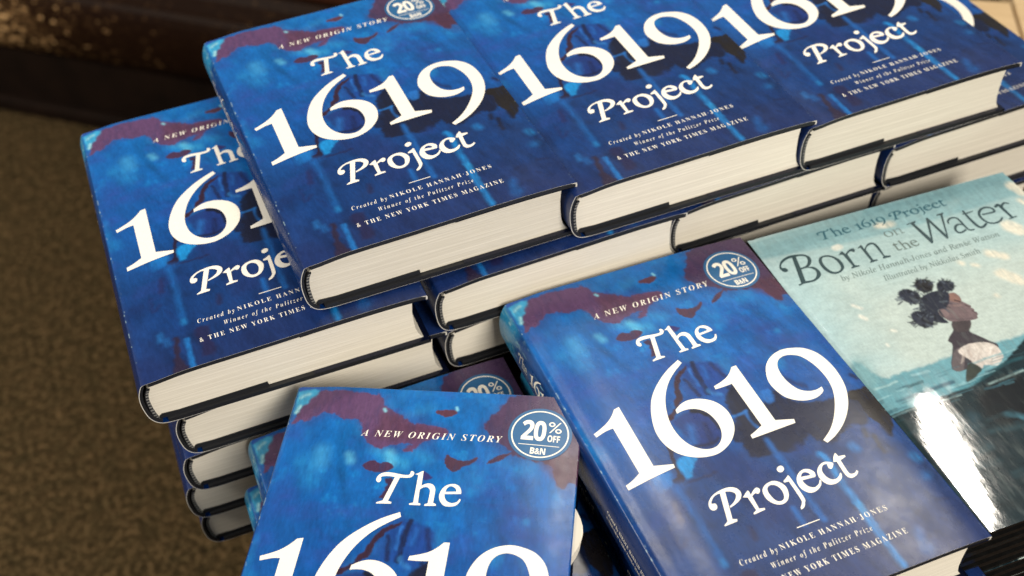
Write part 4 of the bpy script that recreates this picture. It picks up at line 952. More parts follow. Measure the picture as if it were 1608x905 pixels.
('s', '71.7,155.4 73.6,154.9', (58, 60, 72), 0.5, 0.3, 0.75, 1.1549185611685868),
('s', '67.7,159.1 68.2,162.2', (58, 60, 72), 0.5, 0.3, 0.75, 0.9105973783921368),
('s', '64.5,157.8 62.4,159.7', (58, 60, 72), 0.5, 0.3, 0.75, 1.3464230610991734),
('s', '71.9,157.3 73.8,159.3', (44, 46, 54), 0.5, 0.3, 0.75, 1.2240109940862909),
('s', '69.8,151.7 72.0,151.2', (92, 98, 108), 0.5, 0.3, 0.75, 0.8908680760255581),
('s', '72.1,157.0 74.7,156.9', (44, 46, 54), 0.5, 0.3, 0.75, 1.1336806757748523),
('s', '61.1,153.8 57.6,152.6', (58, 60, 72), 0.5, 0.3, 0.75, 1.2996860332255231),
('s', '70.2,151.3 72.6,150.1', (92, 98, 108), 0.5, 0.3, 0.75, 0.9834386100519728),
('s', '65.2,151.9 64.4,149.5', (92, 98, 108), 0.5, 0.3, 0.75, 1.0025111087347591),
('s', '68.9,159.2 70.2,161.1', (36, 36, 40), 0.5, 0.3, 0.75, 1.113992971398536),
('s', '64.9,159.1 63.1,161.2', (44, 46, 54), 0.5, 0.3, 0.75, 0.7296817662308549),
('s', '66.6,152.1 64.7,150.0', (36, 36, 40), 0.5, 0.3, 0.75, 0.7003517057120066),
('s', '61.2,156.6 58.4,156.9', (92, 98, 108), 0.5, 0.3, 0.75, 1.06951838195174),
('s', '66.2,150.9 64.4,149.4', (92, 98, 108), 0.5, 0.3, 0.75, 0.8216911348823491),
('s', '64.9,152.3 64.3,150.4', (58, 60, 72), 0.5, 0.3, 0.75, 0.7265224485518689),
('s', '67.6,136.2 70.8,137.3', (44, 46, 54), 0.5, 0.3, 0.75, 1.2501713992461112),
('s', '63.0,139.5 61.4,142.3', (36, 36, 40), 0.5, 0.3, 0.75, 0.9328805354468722),
('s', '63.1,140.1 61.9,141.9', (44, 46, 54), 0.5, 0.3, 0.75, 1.159776063147023),
('s', '62.4,139.8 63.1,142.8', (36, 36, 40), 0.5, 0.3, 0.75, 0.8475809721233662),
('s', '59.3,134.2 55.8,132.9', (58, 60, 72), 0.5, 0.3, 0.75, 0.8405163864623688),
('s', '61.9,132.7 60.5,130.5', (36, 36, 40), 0.5, 0.3, 0.75, 0.7050181475991862),
('s', '66.8,131.9 70.0,131.6', (36, 36, 40), 0.5, 0.3, 0.75, 1.4516037350524345),
('s', '64.1,138.7 63.6,141.6', (92, 98, 108), 0.5, 0.3, 0.75, 0.743009189860766),
('s', '61.2,132.8 61.3,130.6', (36, 36, 40), 0.5, 0.3, 0.75, 1.3667420649973867),
('s', '57.2,136.0 54.1,137.8', (58, 60, 72), 0.5, 0.3, 0.75, 0.843509153698265),
('s', '58.7,137.2 55.4,137.2', (36, 36, 40), 0.5, 0.3, 0.75, 1.3326392657040382),
('s', '66.4,131.0 69.1,130.5', (58, 60, 72), 0.5, 0.3, 0.75, 1.1999586106384292),
('s', '58.1,135.8 55.6,136.6', (58, 60, 72), 0.5, 0.3, 0.75, 1.2805109024784158),
('s', '67.5,135.8 70.3,135.1', (58, 60, 72), 0.5, 0.3, 0.75, 1.1435720152597835),
('s', '63.8,131.6 65.5,129.2', (92, 98, 108), 0.5, 0.3, 0.75, 0.9503007956306215),
('s', '63.8,132.6 65.6,131.3', (92, 98, 108), 0.5, 0.3, 0.75, 1.4742157195626664),
('s', '62.8,139.0 61.8,141.1', (58, 60, 72), 0.5, 0.3, 0.75, 1.3369449096084731),
('s', '69.4,136.9 71.6,136.5', (92, 98, 108), 0.5, 0.3, 0.75, 1.3018537626818538),
('s', '58.5,139.2 57.4,141.6', (44, 46, 54), 0.5, 0.3, 0.75, 1.0537460812537165),
('s', '67.6,138.4 71.3,139.6', (92, 98, 108), 0.5, 0.3, 0.75, 0.9141558891924452),
('s', '66.7,138.0 67.3,139.9', (58, 60, 72), 0.5, 0.3, 0.75, 0.8098641113197327),
('s', '58.8,136.9 57.0,137.7', (44, 46, 54), 0.5, 0.3, 0.75, 0.7219778246978654),
('s', '65.6,133.3 66.5,131.3', (44, 46, 54), 0.5, 0.3, 0.75, 0.8848777146782736),
('s', '58.0,135.4 55.6,134.1', (58, 60, 72), 0.5, 0.3, 0.75, 1.28146652569137),
('s', '65.3,131.9 65.6,130.1', (92, 98, 108), 0.5, 0.3, 0.75, 1.3117469009073828),
('s', '57.9,135.6 55.3,135.5', (58, 60, 72), 0.5, 0.3, 0.75, 1.0687976991905384),
('s', '69.4,143.3 65.8,145.3', (92, 98, 108), 0.5, 0.3, 0.75, 1.475732174464604),
('s', '75.1,148.8 73.7,152.6', (44, 46, 54), 0.5, 0.3, 0.75, 0.8660458444238303),
('s', '83.3,141.6 84.8,139.3', (36, 36, 40), 0.5, 0.3, 0.75, 1.0141742793571353),
('s', '72.9,137.7 70.9,134.4', (36, 36, 40), 0.5, 0.3, 0.75, 1.3116532728140362),
('s', '82.2,150.7 87.5,154.4', (44, 46, 54), 0.5, 0.3, 0.75, 1.1945233612917454),
('s', '70.5,142.3 65.4,140.4', (44, 46, 54), 0.5, 0.3, 0.75, 0.7750153968903782),
('s', '67.4,141.0 64.4,142.2', (36, 36, 40), 0.5, 0.3, 0.75, 1.0817203085595581),
('s', '69.7,145.0 66.3,143.6', (44, 46, 54), 0.5, 0.3, 0.75, 0.7828306645854934),
('s', '75.1,151.2 71.3,153.2', (44, 46, 54), 0.5, 0.3, 0.75, 1.1881929475788913),
('s', '71.2,147.1 69.2,149.8', (92, 98, 108), 0.5, 0.3, 0.75, 1.485909907744017),
('s', '85.5,152.2 90.6,155.3', (58, 60, 72), 0.5, 0.3, 0.75, 1.3389454508821694),
('s', '68.2,139.8 63.5,137.2', (36, 36, 40), 0.5, 0.3, 0.75, 0.92911621974556),
('s', '81.7,140.4 82.2,136.3', (92, 98, 108), 0.5, 0.3, 0.75, 0.945434003881366),
('s', '82.5,145.5 87.8,148.8', (44, 46, 54), 0.5, 0.3, 0.75, 1.2359528241267412),
('s', '84.9,144.3 87.8,141.8', (58, 60, 72), 0.5, 0.3, 0.75, 1.0864697725575598),
('s', '77.6,139.9 77.1,136.2', (92, 98, 108), 0.5, 0.3, 0.75, 1.014727788979215),
('s', '81.3,142.3 83.1,140.5', (58, 60, 72), 0.5, 0.3, 0.75, 1.42813986347547),
('s', '75.7,150.4 76.3,153.7', (36, 36, 40), 0.5, 0.3, 0.75, 0.8992107503817611),
('s', '77.4,139.1 76.6,134.1', (44, 46, 54), 0.5, 0.3, 0.75, 1.4178086337476257),
('s', '74.3,136.2 74.8,131.9', (44, 46, 54), 0.5, 0.3, 0.75, 1.1559363994949616),
('s', '76.2,151.9 75.6,155.6', (58, 60, 72), 0.5, 0.3, 0.75, 1.0403141765787307),
('s', '70.6,148.8 67.3,149.0', (36, 36, 40), 0.5, 0.3, 0.75, 0.8497873271811911),
('s', '79.6,141.8 81.7,139.3', (58, 60, 72), 0.5, 0.3, 0.75, 1.047063262404699),
('s', '70.9,140.2 66.5,135.8', (44, 46, 54), 0.5, 0.3, 0.75, 0.7491136965292822),
('s', '68.9,146.0 63.8,145.7', (92, 98, 108), 0.5, 0.3, 0.75, 1.2161450647361844),
('s', '82.3,145.5 86.3,144.5', (92, 98, 108), 0.5, 0.3, 0.75, 1.3719281321811465),
('s', '63.4,136.2 66.1,132.2', (38, 36, 40), 1, 0.5, 0.8, 2),
('s', '71.9,155.3 71.5,151.3', (38, 36, 40), 1, 0.5, 0.8, 2),
('s', '80.3,160.4 83.0,157.3', (36, 34, 36), 1, 0.5, 0.8, 2),
]


# ---------------------------------------------------------------- the hardcover's section
BW, BH = 163.0, 242.0
_zu = np.array([0.4, 2.1, 4.9, 8, 12, 17, 24, 35, 50, 80, 110, 140, 155, 163])
_zz = np.array([-5.1, -4.55, -4.25, -4.0, -3.5, -2.85, -2.15, -1.7, -1.35, -.5, .5, .9, .6, 0])


def cr(xs, xk, yk):
    m = np.gradient(yk, xk)
    i = np.clip(np.searchsorted(xk, xs) - 1, 0, len(xk) - 2)
    h = xk[i + 1] - xk[i]
    t = (xs - xk[i]) / h
    return ((1 + 2 * t) * (1 - t) ** 2 * yk[i] + t * (1 - t) ** 2 * h * m[i] + t * t * (3 - 2 * t) * yk[i + 1] + t * t * (t - 1) * h * m[i + 1])


def zf(u):
    return cr(np.clip(np.asarray(u, float), .4, 163), _zu, _zz)


SPINE_PTS = [(2.1, -4.5, 0), (0.4, -5.1, 0), (-1.4, -8.7, 0), (-2.6, -13.1, 0), (-3, -18, 0), (-2.6, -24, 0), (-1.4, -30.5, 0),
             (.8, -35, 0), (3.5, -37.6, 0), (7.3, -39.0, 0), (13.5, -39.5, 0)]
_sp = np.array(smooth_line([(a, b, False) for a, b, _ in SPINE_PTS], closed=False, n=12))
_sp = _sp[12:]                                   # from the front hinge on
_sl = np.concatenate([[0], np.cumsum(np.hypot(*np.diff(_sp, axis=0).T))])
SPINE_LEN = 44.0


def spine_at(s):                                 # s: mm from the front hinge round the back
    return np.interp(s, _sl, _sp[:, 0]), np.interp(s, _sl, _sp[:, 1])


def place_front(u, v, lift=.12):
    return (u, v, float(zf(u)) + lift)


def place_spine(s, v, lift=.14):
    x, z = spine_at(s)
    x2, z2 = spine_at(s + .3)
    tx, tz = x2 - x, z2 - z
    L = math.hypot(tx, tz) + 1e-9
    return (float(x + tz / L * lift), v, float(z - tx / L * lift))


def jacket_mesh():
    us, xs, zs = [], [], []
    for u in np.linspace(88, 161, 9):            # front flap, folded in under the board
        us.append(400); xs.append(u); zs.append(float(zf(u)) - 3.5)
    for a in (-.9, -.35, .35):
        us.append(163); xs.append(163.25 + .15 * math.cos(a * 2)); zs.append(-1.75 + 1.6 * a)
    for u in np.arange(163, .6, -.5):
        us.append(u); xs.append(u); zs.append(float(zf(u)))
    for s in np.arange(0, SPINE_LEN, .6):
        x, z = spine_at(s)
        us.append(-s - .01); xs.append(float(x)); zs.append(float(z))
    x_end = xs[-1]
    for u in np.linspace(x_end + 4, 163, 10):
        us.append(500); xs.append(u); zs.append(-39.55)
    for a in (-.8, 0, .8):
        us.append(500); xs.append(163.3); zs.append(-38 + 1.3 * a)
    for u in np.linspace(161, 92, 6):
        us.append(500); xs.append(u); zs.append(-36.3)
    us, xs, zs = map(np.array, (us, xs, zs))
    vs = np.linspace(0, BH, 485)
    X = np.zeros((len(vs), len(us), 3))
    X[..., 0], X[..., 1], X[..., 2] = xs[None] * MM, vs[:, None] * MM, zs[None] * MM
    art = (us < 300)
    U, V = np.meshgrid(us[art], vs)
    col = np.empty((len(vs), len(us), 3))
    col[:] = lin((9, 14, 34))
    col[:, art] = jacket_colours(U, V)
    me = grid_mesh('jacket', X, [M_JACKET], col)
    # cut edge of the paper along head and tail, a shade thicker round the spine
    i0, i1 = 9, len(xs) - 9
    sx, sz = xs[i0:i1], zs[i0:i1]
    dx, dz = np.gradient(sx), np.gradient(sz)
    L = np.hypot(dx, dz) + 1e-9
    th = np.where(us[i0:i1] < .5, .40, .12)
    th[:7] = 1.0
    th = np.convolve(np.pad(th, 3, mode='edge'), np.ones(7) / 7, 'valid')
    ix, iz = sx - dz / L * th, sz + dx / L * th
    n = len(sx)
    rims = []
    for y in (-.03, BH + .03):
        v2 = [(a * MM, y * MM, c * MM) for a, c in zip(sx, sz)] + [(a * MM, y * MM, c * MM) for a, c in zip(ix, iz)]
        f2 = [(i, i + 1, n + i + 1, n + i) for i in range(n - 1)]
        rims.append(mesh('paper_edge', v2, f2, [M_EDGE]))
    return me, rims


def book_meshes():
    B = {}
    B['jacket'], (B['paper_edge'], B['paper_edge_head']) = jacket_mesh()
    u = np.linspace(4, 162.2, 30)
    sec = [(a, float(zf(a)) - .35) for a in u] + [(a, float(zf(a)) - 3.2) for a in u[::-1]]
    B['front_board'] = fix_normals(mesh('front_board', *prism(sec, .3, BH - .3), [M_BLACK]))
    u = np.linspace(8, 162.2, 6)
    sec = [(a, -36.75) for a in u] + [(a, -39.3) for a in u[::-1]]
    B['back_board'] = fix_normals(mesh('back_board', *prism(sec, .3, BH - .3), [M_BLACK]))
    s = np.linspace(.5, 36, 26)
    out, inn = [], []
    for a in s:
        p, q = place_spine(a, 0, -.5), place_spine(a, 0, -2.0)
        out.append((p[0], p[2])); inn.append((q[0], q[2]))
    B['spine_board'] = fix_normals(mesh('spine_board', *prism(out + inn[::-1], .3, BH - .3), [M_BLACK], smooth=False))
    B['page_block'] = page_mesh()
    B['page_block_swollen'] = page_mesh(True)
    sec = [(4.5, -36.7), (66, -36.7), (65.4, -33.6), (40, -33.9), (15, -34.2), (5.5, -33.4), (4.0, -34.6)]
    B['back_endpaper'] = fix_normals(mesh('back_endpaper', *prism(sec, 2.4, 239.4), [M_BLACK]))
    sec = [(9, -6.2), (30, -5.0), (60, -4.6), (60, -3.9), (30, -4.9), (16, -5.5), (9, -5.8)]
    sec = [(a, float(zf(a)) - 3.25) for a in (8, 12, 16)] + [(16.5, float(zf(16)) - 4.6), (12, float(zf(12)) - 5.0), (8.6, float(zf(8)) - 5.2)]
    B['front_endpaper'] = fix_normals(mesh('front_endpaper', *prism(sec, 2.4, 239.4), [M_BLACK]))
    # headband: black cord with pale stitches along the back of the pages
    curve = [(3.6, -11), (2.2, -14), (1.5, -18.5), (1.5, -23), (1.9, -28), (2.6, -32.5), (3.4, -35.5)]
    cp = np.array(smooth_line([(a, b, False) for a, b in curve], closed=False, n=8))
    n = len(cp)
    for key, yy in (('headband', 1.6), ('headband_head', 239.2)):
        vs, fs, fm = [], [], []
        for i in range(n - 1):
            (xa, za), (xb, zb) = cp[i], cp[i + 1]
            w = 1.5 if i % 4 < 2 else 1.1
            b = len(vs)
            for y in (yy, yy + 1.6):
                for (x, z) in ((xa - w, za), (xb - w, zb), (xb + .5, zb), (xa + .5, za)):
                    vs.append((x * MM, y * MM, z * MM))
            for f in ((0, 1, 2, 3), (7, 6, 5, 4), (0, 4, 5, 1), (1, 5, 6, 2), (2, 6, 7, 3), (3, 7, 4, 0)):
                fs.append(tuple(b + k for k in f)); fm.append(0 if i % 4 < 2 else 1)
        B[key] = fix_normals(mesh('headband', vs, fs, [M_BAND, M_STITCH], fmat=fm))
    cuts = list(np.arange(4, 60, 3)) + list(np.arange(64, 163, 7))
    big = [glyph(k) for k in ('1', '6', '1b', '9')]
    B['numeral_lettering'] = lettering('numeral_lettering', big, place_front, M_WHITE, cuts)
    B['article_lettering'] = lettering('article_lettering', [glyph(k) for k in ('T', 'h', 'e')], place_front, M_WHITE, cuts)
    B['title_lettering'] = lettering('title_lettering', [glyph(k) for k in ('P', 'r', 'o', 'j', 'e2', 'c', 't')], place_front, M_WHITE, cuts)
    B['tagline_lettering'] = lettering('tagline_lettering', [text('A NEW ORIGIN STORY', 'bi', 43.4, 121.4, 208.7, 4.1, 1.3, weight=-.07)], place_front, M_WHITE, cuts)
    by = [text('Created by', 'bi', 38.0, 59.0, 31.2, 3.2, 1.4, weight=-.10),
          text('NIKOLE HANNAH\u00b7JONES', 'bold', 60.9, 123.4, 31.6, 3.0, 1.45, weight=-.09),
          text('Winner of the Pulitzer Prize', 'bi', 51.7, 109.2, 24.2, 3.1, 1.45, weight=-.10),
          text('& THE NEW YORK TIMES MAGAZINE', 'bold', 36.3, 124.5, 16.4, 3.2, 1.45, weight=-.09),
          rect(74.9, 88.1, 39.45, 39.95)]
    B['byline_lettering'] = lettering('byline_lettering', by, place_front, M_WHITE, cuts)
    # spine: title running from head to tail, author line below
    sp = []
    m = 14.0                                      # mid-height of the spine on the curve
    def run(keys, v0, v1, sc_h, off=0):
        lo, hi = gbox(keys)
        for k in keys:
            cs = [[(m + off + (hi[1] - y) / (hi[1] - lo[1]) * sc_h - sc_h / 2, v0 + (x - lo[0]) / (hi[0] - lo[0]) * (v1 - v0)) for x, y in smooth_line(c)] for c in parse(GLYPHS[k])]
            sp.append(fill(cs))
    run(('T', 'h', 'e'), 212, 198.5, 9)
    run(('1', '6', '1b', '9'), 194.5, 165, 15)
    run(('P', 'r', 'o', 'j', 'e2', 'c', 't'), 161, 134, 11)
    B['spine_lettering'] = lettering('spine_lettering', sp, place_spine, M_WHITE, list(np.arange(2, 30, 2)))
    sp = []
    for (s_, st, a, b, base, cap) in (('Created by NIKOLE HANNAH\u00b7JONES', 'bold', 92, 46, 1.2, 2.2), ('& THE NEW YORK TIMES MAGAZINE', 'bold', 92, 46, -3.2, 2.0)):
        vs_, fs_ = text(s_, st, 0, 1, base, cap, 1.1)
        sp.append((np.stack([m - vs_[:, 1], a + vs_[:, 0] * (b - a)], 1), fs_))
    B['spine_byline'] = lettering('spine_byline', sp, place_spine, M_WHITE, list(np.arange(2, 30, 2)))
    # round discount sticker
    up = lambda l: (lambda a, b: place_front(a, b, l))
    c = (141.1, 216.2)
    B['discount_sticker'] = lettering('discount_sticker', [disc(*c, 17.4)], up(.16), M_STICKER, cuts)
    B['sticker_ring'] = lettering('sticker_ring', [ring(*c, 14.9, 15.7)], up(.24), M_WHITE, cuts)
    st = [text('20', 'sans', 130.9, 144.3, 211.9, 13.0, .9, cap_ref='E', weight=.12), text('%', 'sans', 145.2, 152.6, 217.6, 7.6, 1, cap_ref='E'),
          text('OFF', 'sans', 145.4, 152.2, 211.6, 4.3, .95, weight=.08), rect(130.2, 152.3, 208.55, 208.95), text('B&N', 'sans', 137, 145.2, 202.9, 4.1, .95, weight=.12)]
    B['sticker_lettering'] = lettering('sticker_lettering', st, up(.24), M_WHITE, cuts)
    return B


def page_mesh(swollen=False):
    left = [(8.5, -8.6), (4.8, -9.2), (2.8, -11.5), (2.0, -15), (1.7, -20), (1.7, -25), (2.1, -30), (2.8, -34), (4.2, -36.4)]
    right = [(159.8, -36.5), (158.6, -35.2), (156.6, -32), (155.2, -27), (154.5, -20), (154.2, -13), (154.6, -7)]
    ut = np.linspace(155.2, 14, 16)
    topl = [(a, float(zf(a)) - 3.45 - (1.6 if a < 20 else .3 if a < 30 else 0)) for a in ut]
    sec = left + right + topl

    def sw(x, v, z):
        if x > 150 and z > -21:
            t = (v - 159) / 34.0
            if abs(t) < 1:
                x += 13.0 * math.cos(t * math.pi / 2) ** 2 * (.35 if z < -16 else 1)
        return x, z
    if swollen:
        return fix_normals(mesh('page_block', *prism(sec, 3, 239, 60, sw), [M_PAGES]))
    return fix_normals(mesh('page_block', *prism(sec, 3, 239), [M_PAGES]))


# ---------------------------------------------------------------- floor, furniture
def wood(name, a, b, rough, scale=14, stretch=(1, 9, 1), spec=.3):
    m, nt, bs = new_mat(name)
    n = noise_node(nt, scale, 5, .6, stretch)
    r = ramp_node(nt, n.outputs['Fac'], [(.3, a), (.7, b)])
    nt.links.new(r.outputs[0], bs.inputs['Base Color'])
    bs.inputs['Roughness'].default_value = rough
    bs.inputs['Specular IOR Level'].default_value = spec
    bump_to(nt, bs, n.outputs['Fac'], .08, .002)
    return m


m, nt, b_ = new_mat('brown_carpet')
n1 = noise_node(nt, 120, 5, .85)
n2 = noise_node(nt, 32, 4, .6, (1, 1.8, 1))
r1 = ramp_node(nt, n1.outputs['Fac'], [(.39, (.012, .009, .0045)), (.50, (.062, .044, .021)), (.60, (.22, .150, .075))])
r2 = ramp_node(nt, n2.outputs['Fac'], [(.3, (.62, .66, .62)), (.7, (1.25, 1.16, 1.1))])
mx = nd(nt, 'ShaderNodeMix', data_type='RGBA', blend_type='MULTIPLY')
mx.inputs['Factor'].default_value = 1
nt.links.new(r1.outputs[0], mx.inputs['A'])
nt.links.new(r2.outputs[0], mx.inputs['B'])
nt.links.new(mx.outputs['Result'], b_.inputs['Base Color'])
b_.inputs['Roughness'].default_value = 1.0
b_.inputs['Specular IOR Level'].default_value = 0.05
bump_to(nt, b_, n1.outputs['Fac'], .8, .006)
M_CARPET = m

fl = obj('floor', mesh('floor', [(-8, -8, 0), (10, -8, 0), (10, 10, 0), (-8, 10, 0)], [(0, 1, 2, 3)], [M_CARPET]))
fl['kind'] = 'structure'
fl['label'] = 'brown looped carpet under the tables'

M_DARKWOOD = wood('dark_table_wood', (.020, .009, .005), (.045, .020, .010), .4)
M_LIGHTWOOD = wood('pale_table_wood', (.52, .37, .20), (.66, .49, .29), .45)


def table(label, x0, x1, y0, y1, top, leg, mat, rz, org, thick=.028):
    r = empty('display_table', (org[0] * MM, org[1] * MM, 0), (0, 0, rz))
    tag(r, label, 'table')
    bm = bmesh.new()
    box_bm(bm, x0 * MM, x1 * MM, y0 * MM, y1 * MM, top - thick, top, .002)
    bm_obj('tabletop', bm, mat, r)
    bm = bmesh.new()
    i = .05
    for (a, b, c, d) in ((x0 * MM + i, x1 * MM - i, y0 * MM + i, y0 * MM + i + .02), (x0 * MM + i, x1 * MM - i, y1 * MM - i - .02, y1 * MM - i),
                         (x0 * MM + i, x0 * MM + i + .02, y0 * MM + i + .021, y1 * MM - i - .021), (x1 * MM - i - .02, x1 * MM - i, y0 * MM + i + .021, y1 * MM - i - .021)):
        box_bm(bm, a, b, c, d, top - thick - .09, top - thick - .001)
    bm_obj('apron', bm, mat, r)
    for sx in (x0 * MM + i + .021, x1 * MM - i - leg - .021):
        for sy in (y0 * MM + i + .021, y1 * MM - i - leg - .021):
            bm = bmesh.new()
            box_bm(bm, sx, sx + leg, sy, sy + leg, 0, top - thick - .001, .003)
            bm_obj('leg', bm, mat, r)
    return r


TT = .750
dt = table('dark wooden table carrying the piles of books', -62, 562, -335, 226, TT, .05, M_DARKWOOD, 0, (0, 0))
for x0, x1, y0, y1, h in ((84, 384, 12, 222, .1235), (400, 548, 14, 222, .0825), (277, 455, -250, -36, .0865)):   # low display steps under the piles
    bm = bmesh.new()
    box_bm(bm, x0 * MM, x1 * MM, y0 * MM, y1 * MM, TT + .0005, TT + h, .002)
    bm_obj('riser', bm, M_DARKWOOD, dt)
th = math.atan2(-.54, .84)
table('pale wooden table behind the right end of the book row, left of the seam', -214, -1.8, -300, -12, TT, .04, M_LIGHTWOOD, th, (891, 362))
table('pale wooden table at the far right corner, right of the seam', 1.8, 420, -330, 240, TT, .04, M_LIGHTWOOD, th, (891, 362))

# dark fixture standing on the carpet, its lower moulding scuffed, with glints of light painted in
m, nt, b_ = new_mat('scuffed_glinting_wood')
n1 = noise_node(nt, 62, 3, .8, (1, 1, 1.6))
n2 = noise_node(nt, 5.0, 3, .6)
tc = nd(nt, 'ShaderNodeTexCoord')
sep = nd(nt, 'ShaderNodeSeparateXYZ')
nt.links.new(tc.outputs['Object'], sep.inputs[0])
mr = nd(nt, 'ShaderNodeMapRange')
mr.inputs['From Min'].default_value = .62
mr.inputs['From Max'].default_value = .08
mr.inputs['To Min'].default_value = -.10
mr.inputs['To Max'].default_value = .088
nt.links.new(sep.outputs['X'], mr.inputs['Value'])
ad = nd(nt, 'ShaderNodeMath', operation='ADD')
nt.links.new(n1.outputs['Fac'], ad.inputs[0])
nt.links.new(mr.outputs[0], ad.inputs[1])
ad2 = nd(nt, 'ShaderNodeMath', operation='MULTIPLY_ADD')
ad2.inputs[1].default_value = .30
nt.links.new(n2.outputs['Fac'], ad2.inputs[0])
nt.links.new(ad.outputs[0], ad2.inputs[2])
r1 = ramp_node(nt, ad2.outputs[0], [(.60, (.012, .0050, .0026)), (.69, (.020, .0092, .0044)), (.755, (.040, .021, .009)), (.81, (.34, .19, .08)), (.85, (.85, .56, .27))])  # dark wood, scuffs, then palest tones as painted glints
nt.links.new(r1.outputs[0], b_.inputs['Base Color'])
b_.inputs['Roughness'].default_value = .5
b_.inputs['Specular IOR Level'].default_value = .07
M_SCUFF_GLINT = m
M_PLINTH = wood('black_brown_plinth', (.006, .0032, .002), (.013, .0065, .004), .75, spec=.10)
M_PANEL = wood('red_brown_panel', (.034, .0105, .005), (.060, .018, .008), .45)

fx = empty('wooden_fixture', (-.3082, 1.8110, 0), (0, 0, math.atan2(-.651, .759)))
tag(fx, 'dark brown wooden fixture with a scuffed base standing on the carpet', 'fixture')
bm = bmesh.new()
box_bm(bm, -1.6, 1.15, 0.0, .5, 0, .035, .008)
bm_obj('skirting', bm, M_PLINTH, fx)
bm = bmesh.new()
box_bm(bm, -1.6, 1.15, .02, .5, .036, .16, .003)
bm_obj('plinth', bm, M_PLINTH, fx)
sec = [(.5, .161), (.02, .161)] + [(.02 - .028 * math.sin(t), .165 + .15 * (1 - math.cos(t)) / 2) for t in np.linspace(0, math.pi, 12)] + [(.045, .33), (.06, .345), (.5, .345)]
vs = [(x, a, b) for x in (-1.6, 1.15) for a, b in sec]
k = len(sec)
fs = [(i, (i + 1) % k, k + (i + 1) % k, k + i) for i in range(k)] + [tuple(range(k)), tuple(range(2 * k - 1, k - 1, -1))]
obj('base_moulding', fix_normals(mesh('base_moulding', vs, fs, [M_SCUFF_GLINT])), fx)
bm = bmesh.new()
box_bm(bm, -1.6, 1.15, .07, .5, .346, 1.05, .004)
for x in (-1.1, -.45, .2, .85):
    box_bm(bm, x, x + .07, .055, .069, .35, 1.04, .003)
bm_obj('panel', bm, M_PANEL, fx)

# ---------------------------------------------------------------- hardcover books
B = book_meshes()
BOOK_PARTS = ['jacket', 'front_board', 'back_board', 'spine_board', 'page_block', 'back_endpaper', 'front_endpaper', 'headband', 'headband_head', 'discount_sticker']
SUB = {'jacket': ['paper_edge', 'paper_edge_head', 'numeral_lettering', 'article_lettering', 'title_lettering', 'tagline_lettering', 'byline_lettering', 'spine_lettering', 'spine_byline'],
       'discount_sticker': ['sticker_ring', 'sticker_lettering']}


def first_book():
    r = empty('hardcover_book')
    for p in BOOK_PARTS:
        o = obj(p.replace('_head', '') if p.endswith('_head') else p, B[p], r)
        for q in SUB.get(p, ()):
            obj(q[:-5] if q.endswith('_head') else q, B[q], o)
    return r


def copy_tree(o, parent=None):
    c = o.copy()
    COL.objects.link(c)
    if parent:
        c.parent = parent
    for ch in list(o.children):
        copy_tree(ch, c)
    return c


GROUP = 'stacked blue hardcovers with white numerals'
D = math.degrees
BOOKS = [
    # x, y, z of the lower left corner of the front cover (mm), rotation (deg), label
    (0, 0, 0, 0, 0, 0, 'leftmost of the three uppermost blue hardcovers, with its whole title in view'),
    (159.4, -5.4, -0.5, -.09, -.25, -.52, 'middle one of the three uppermost blue hardcovers, a second book\'s edge over its spine'),
    (318.6, -6.6, -1.0, -.08, .15, -.17, 'rightmost of the three uppermost blue hardcovers'),
    (-98.5, -7.2, -42.4, -.08, -.02, -.98, 'blue hardcover far left, cover half hidden under the leftmost uppermost book'),
    (72.5, -7.5, -41.6, 0, 0, -.5, 'blue hardcover in the second row, spine in the dark gap beside the far left cover'),
    (231.0, -4.5, -41.5, 0, 0, -.3, 'blue hardcover in the second row, directly above the front book\'s discount sticker'),
    (393.2, -5.0, -41.6, 0, 0, -.4, 'blue hardcover at the right end of the second row, its nine peeking out'),
    (-86.5, -1.5, -83.6, 0, 0, -.9, 'hardcover directly below the far left book, second from the top of that pile'),
    (78.8, -1.5, -83.4, 0, 0, -.5, 'hardcover in the third row, touching the spine head of the large front book'),
    (239.6, .5, -83.2, 0, 0, -.3, 'hardcover in the third row, page edges just above the painted picture book'),
    (400.0, 2.5, -83.4, 0, 0, -.3, 'hardcover at the right end of the third row, above the painted book\'s upper right corner'),
    (391.0, 1.0, -125.0, 0, 0, -.6, 'hardcover at the right end of the fourth row, thin blue strip beside the painted book'),
    (-90.2, 3.5, -125.2, 0, 0, -1.2, 'third hardcover down in the far left pile, lit page edges behind the front cover'),
    (-95.3, 14.0, -166.8, 0, 0, -1.5, 'fourth hardcover down in the far left pile, just above its lowest book'),
    (-92.6, 21.5, -208.3, 0, 0, -1.0, 'lowest hardcover of the far left pile, near the carpet'),
    (107.2, -251.8, -63.3, -.53, 2.66, -1.33, 'large front blue hardcover with full title, sticker and spine in view beside the painted book'),
    (-137.7, -222.6, -80.1, .92, -1.25, -29.81, 'tilted blue hardcover at the bottom, cut by the lower photo edge'),
    (-57.6, -245.6, -120.5, .3, 0, -1.5, 'blue hardcover under the tilted bottom book, its sticker half covered'),
    (-66.5, -246.0, -162.5, 0, 0, -1.2, 'second blue hardcover under the tilted bottom book, only its spine corner showing'),
    (117.0, -262.0, -112.6, 0, 0, -1.0, 'hardcover directly under the large front book, mostly in shadow'),
    (-62.0, -247.5, -205.5, 0, 0, -1.6, 'lowest blue hardcover in the pile under the tilted bottom book'),
    (114.0, -264.0, -156.5, 0, 0, -.6, 'second hardcover under the large front book, deep in shadow'),
    (116.0, -262.0, -201.5, 0, 0, -1.2, 'lowest hardcover under the large front book, resting on the table'),
]
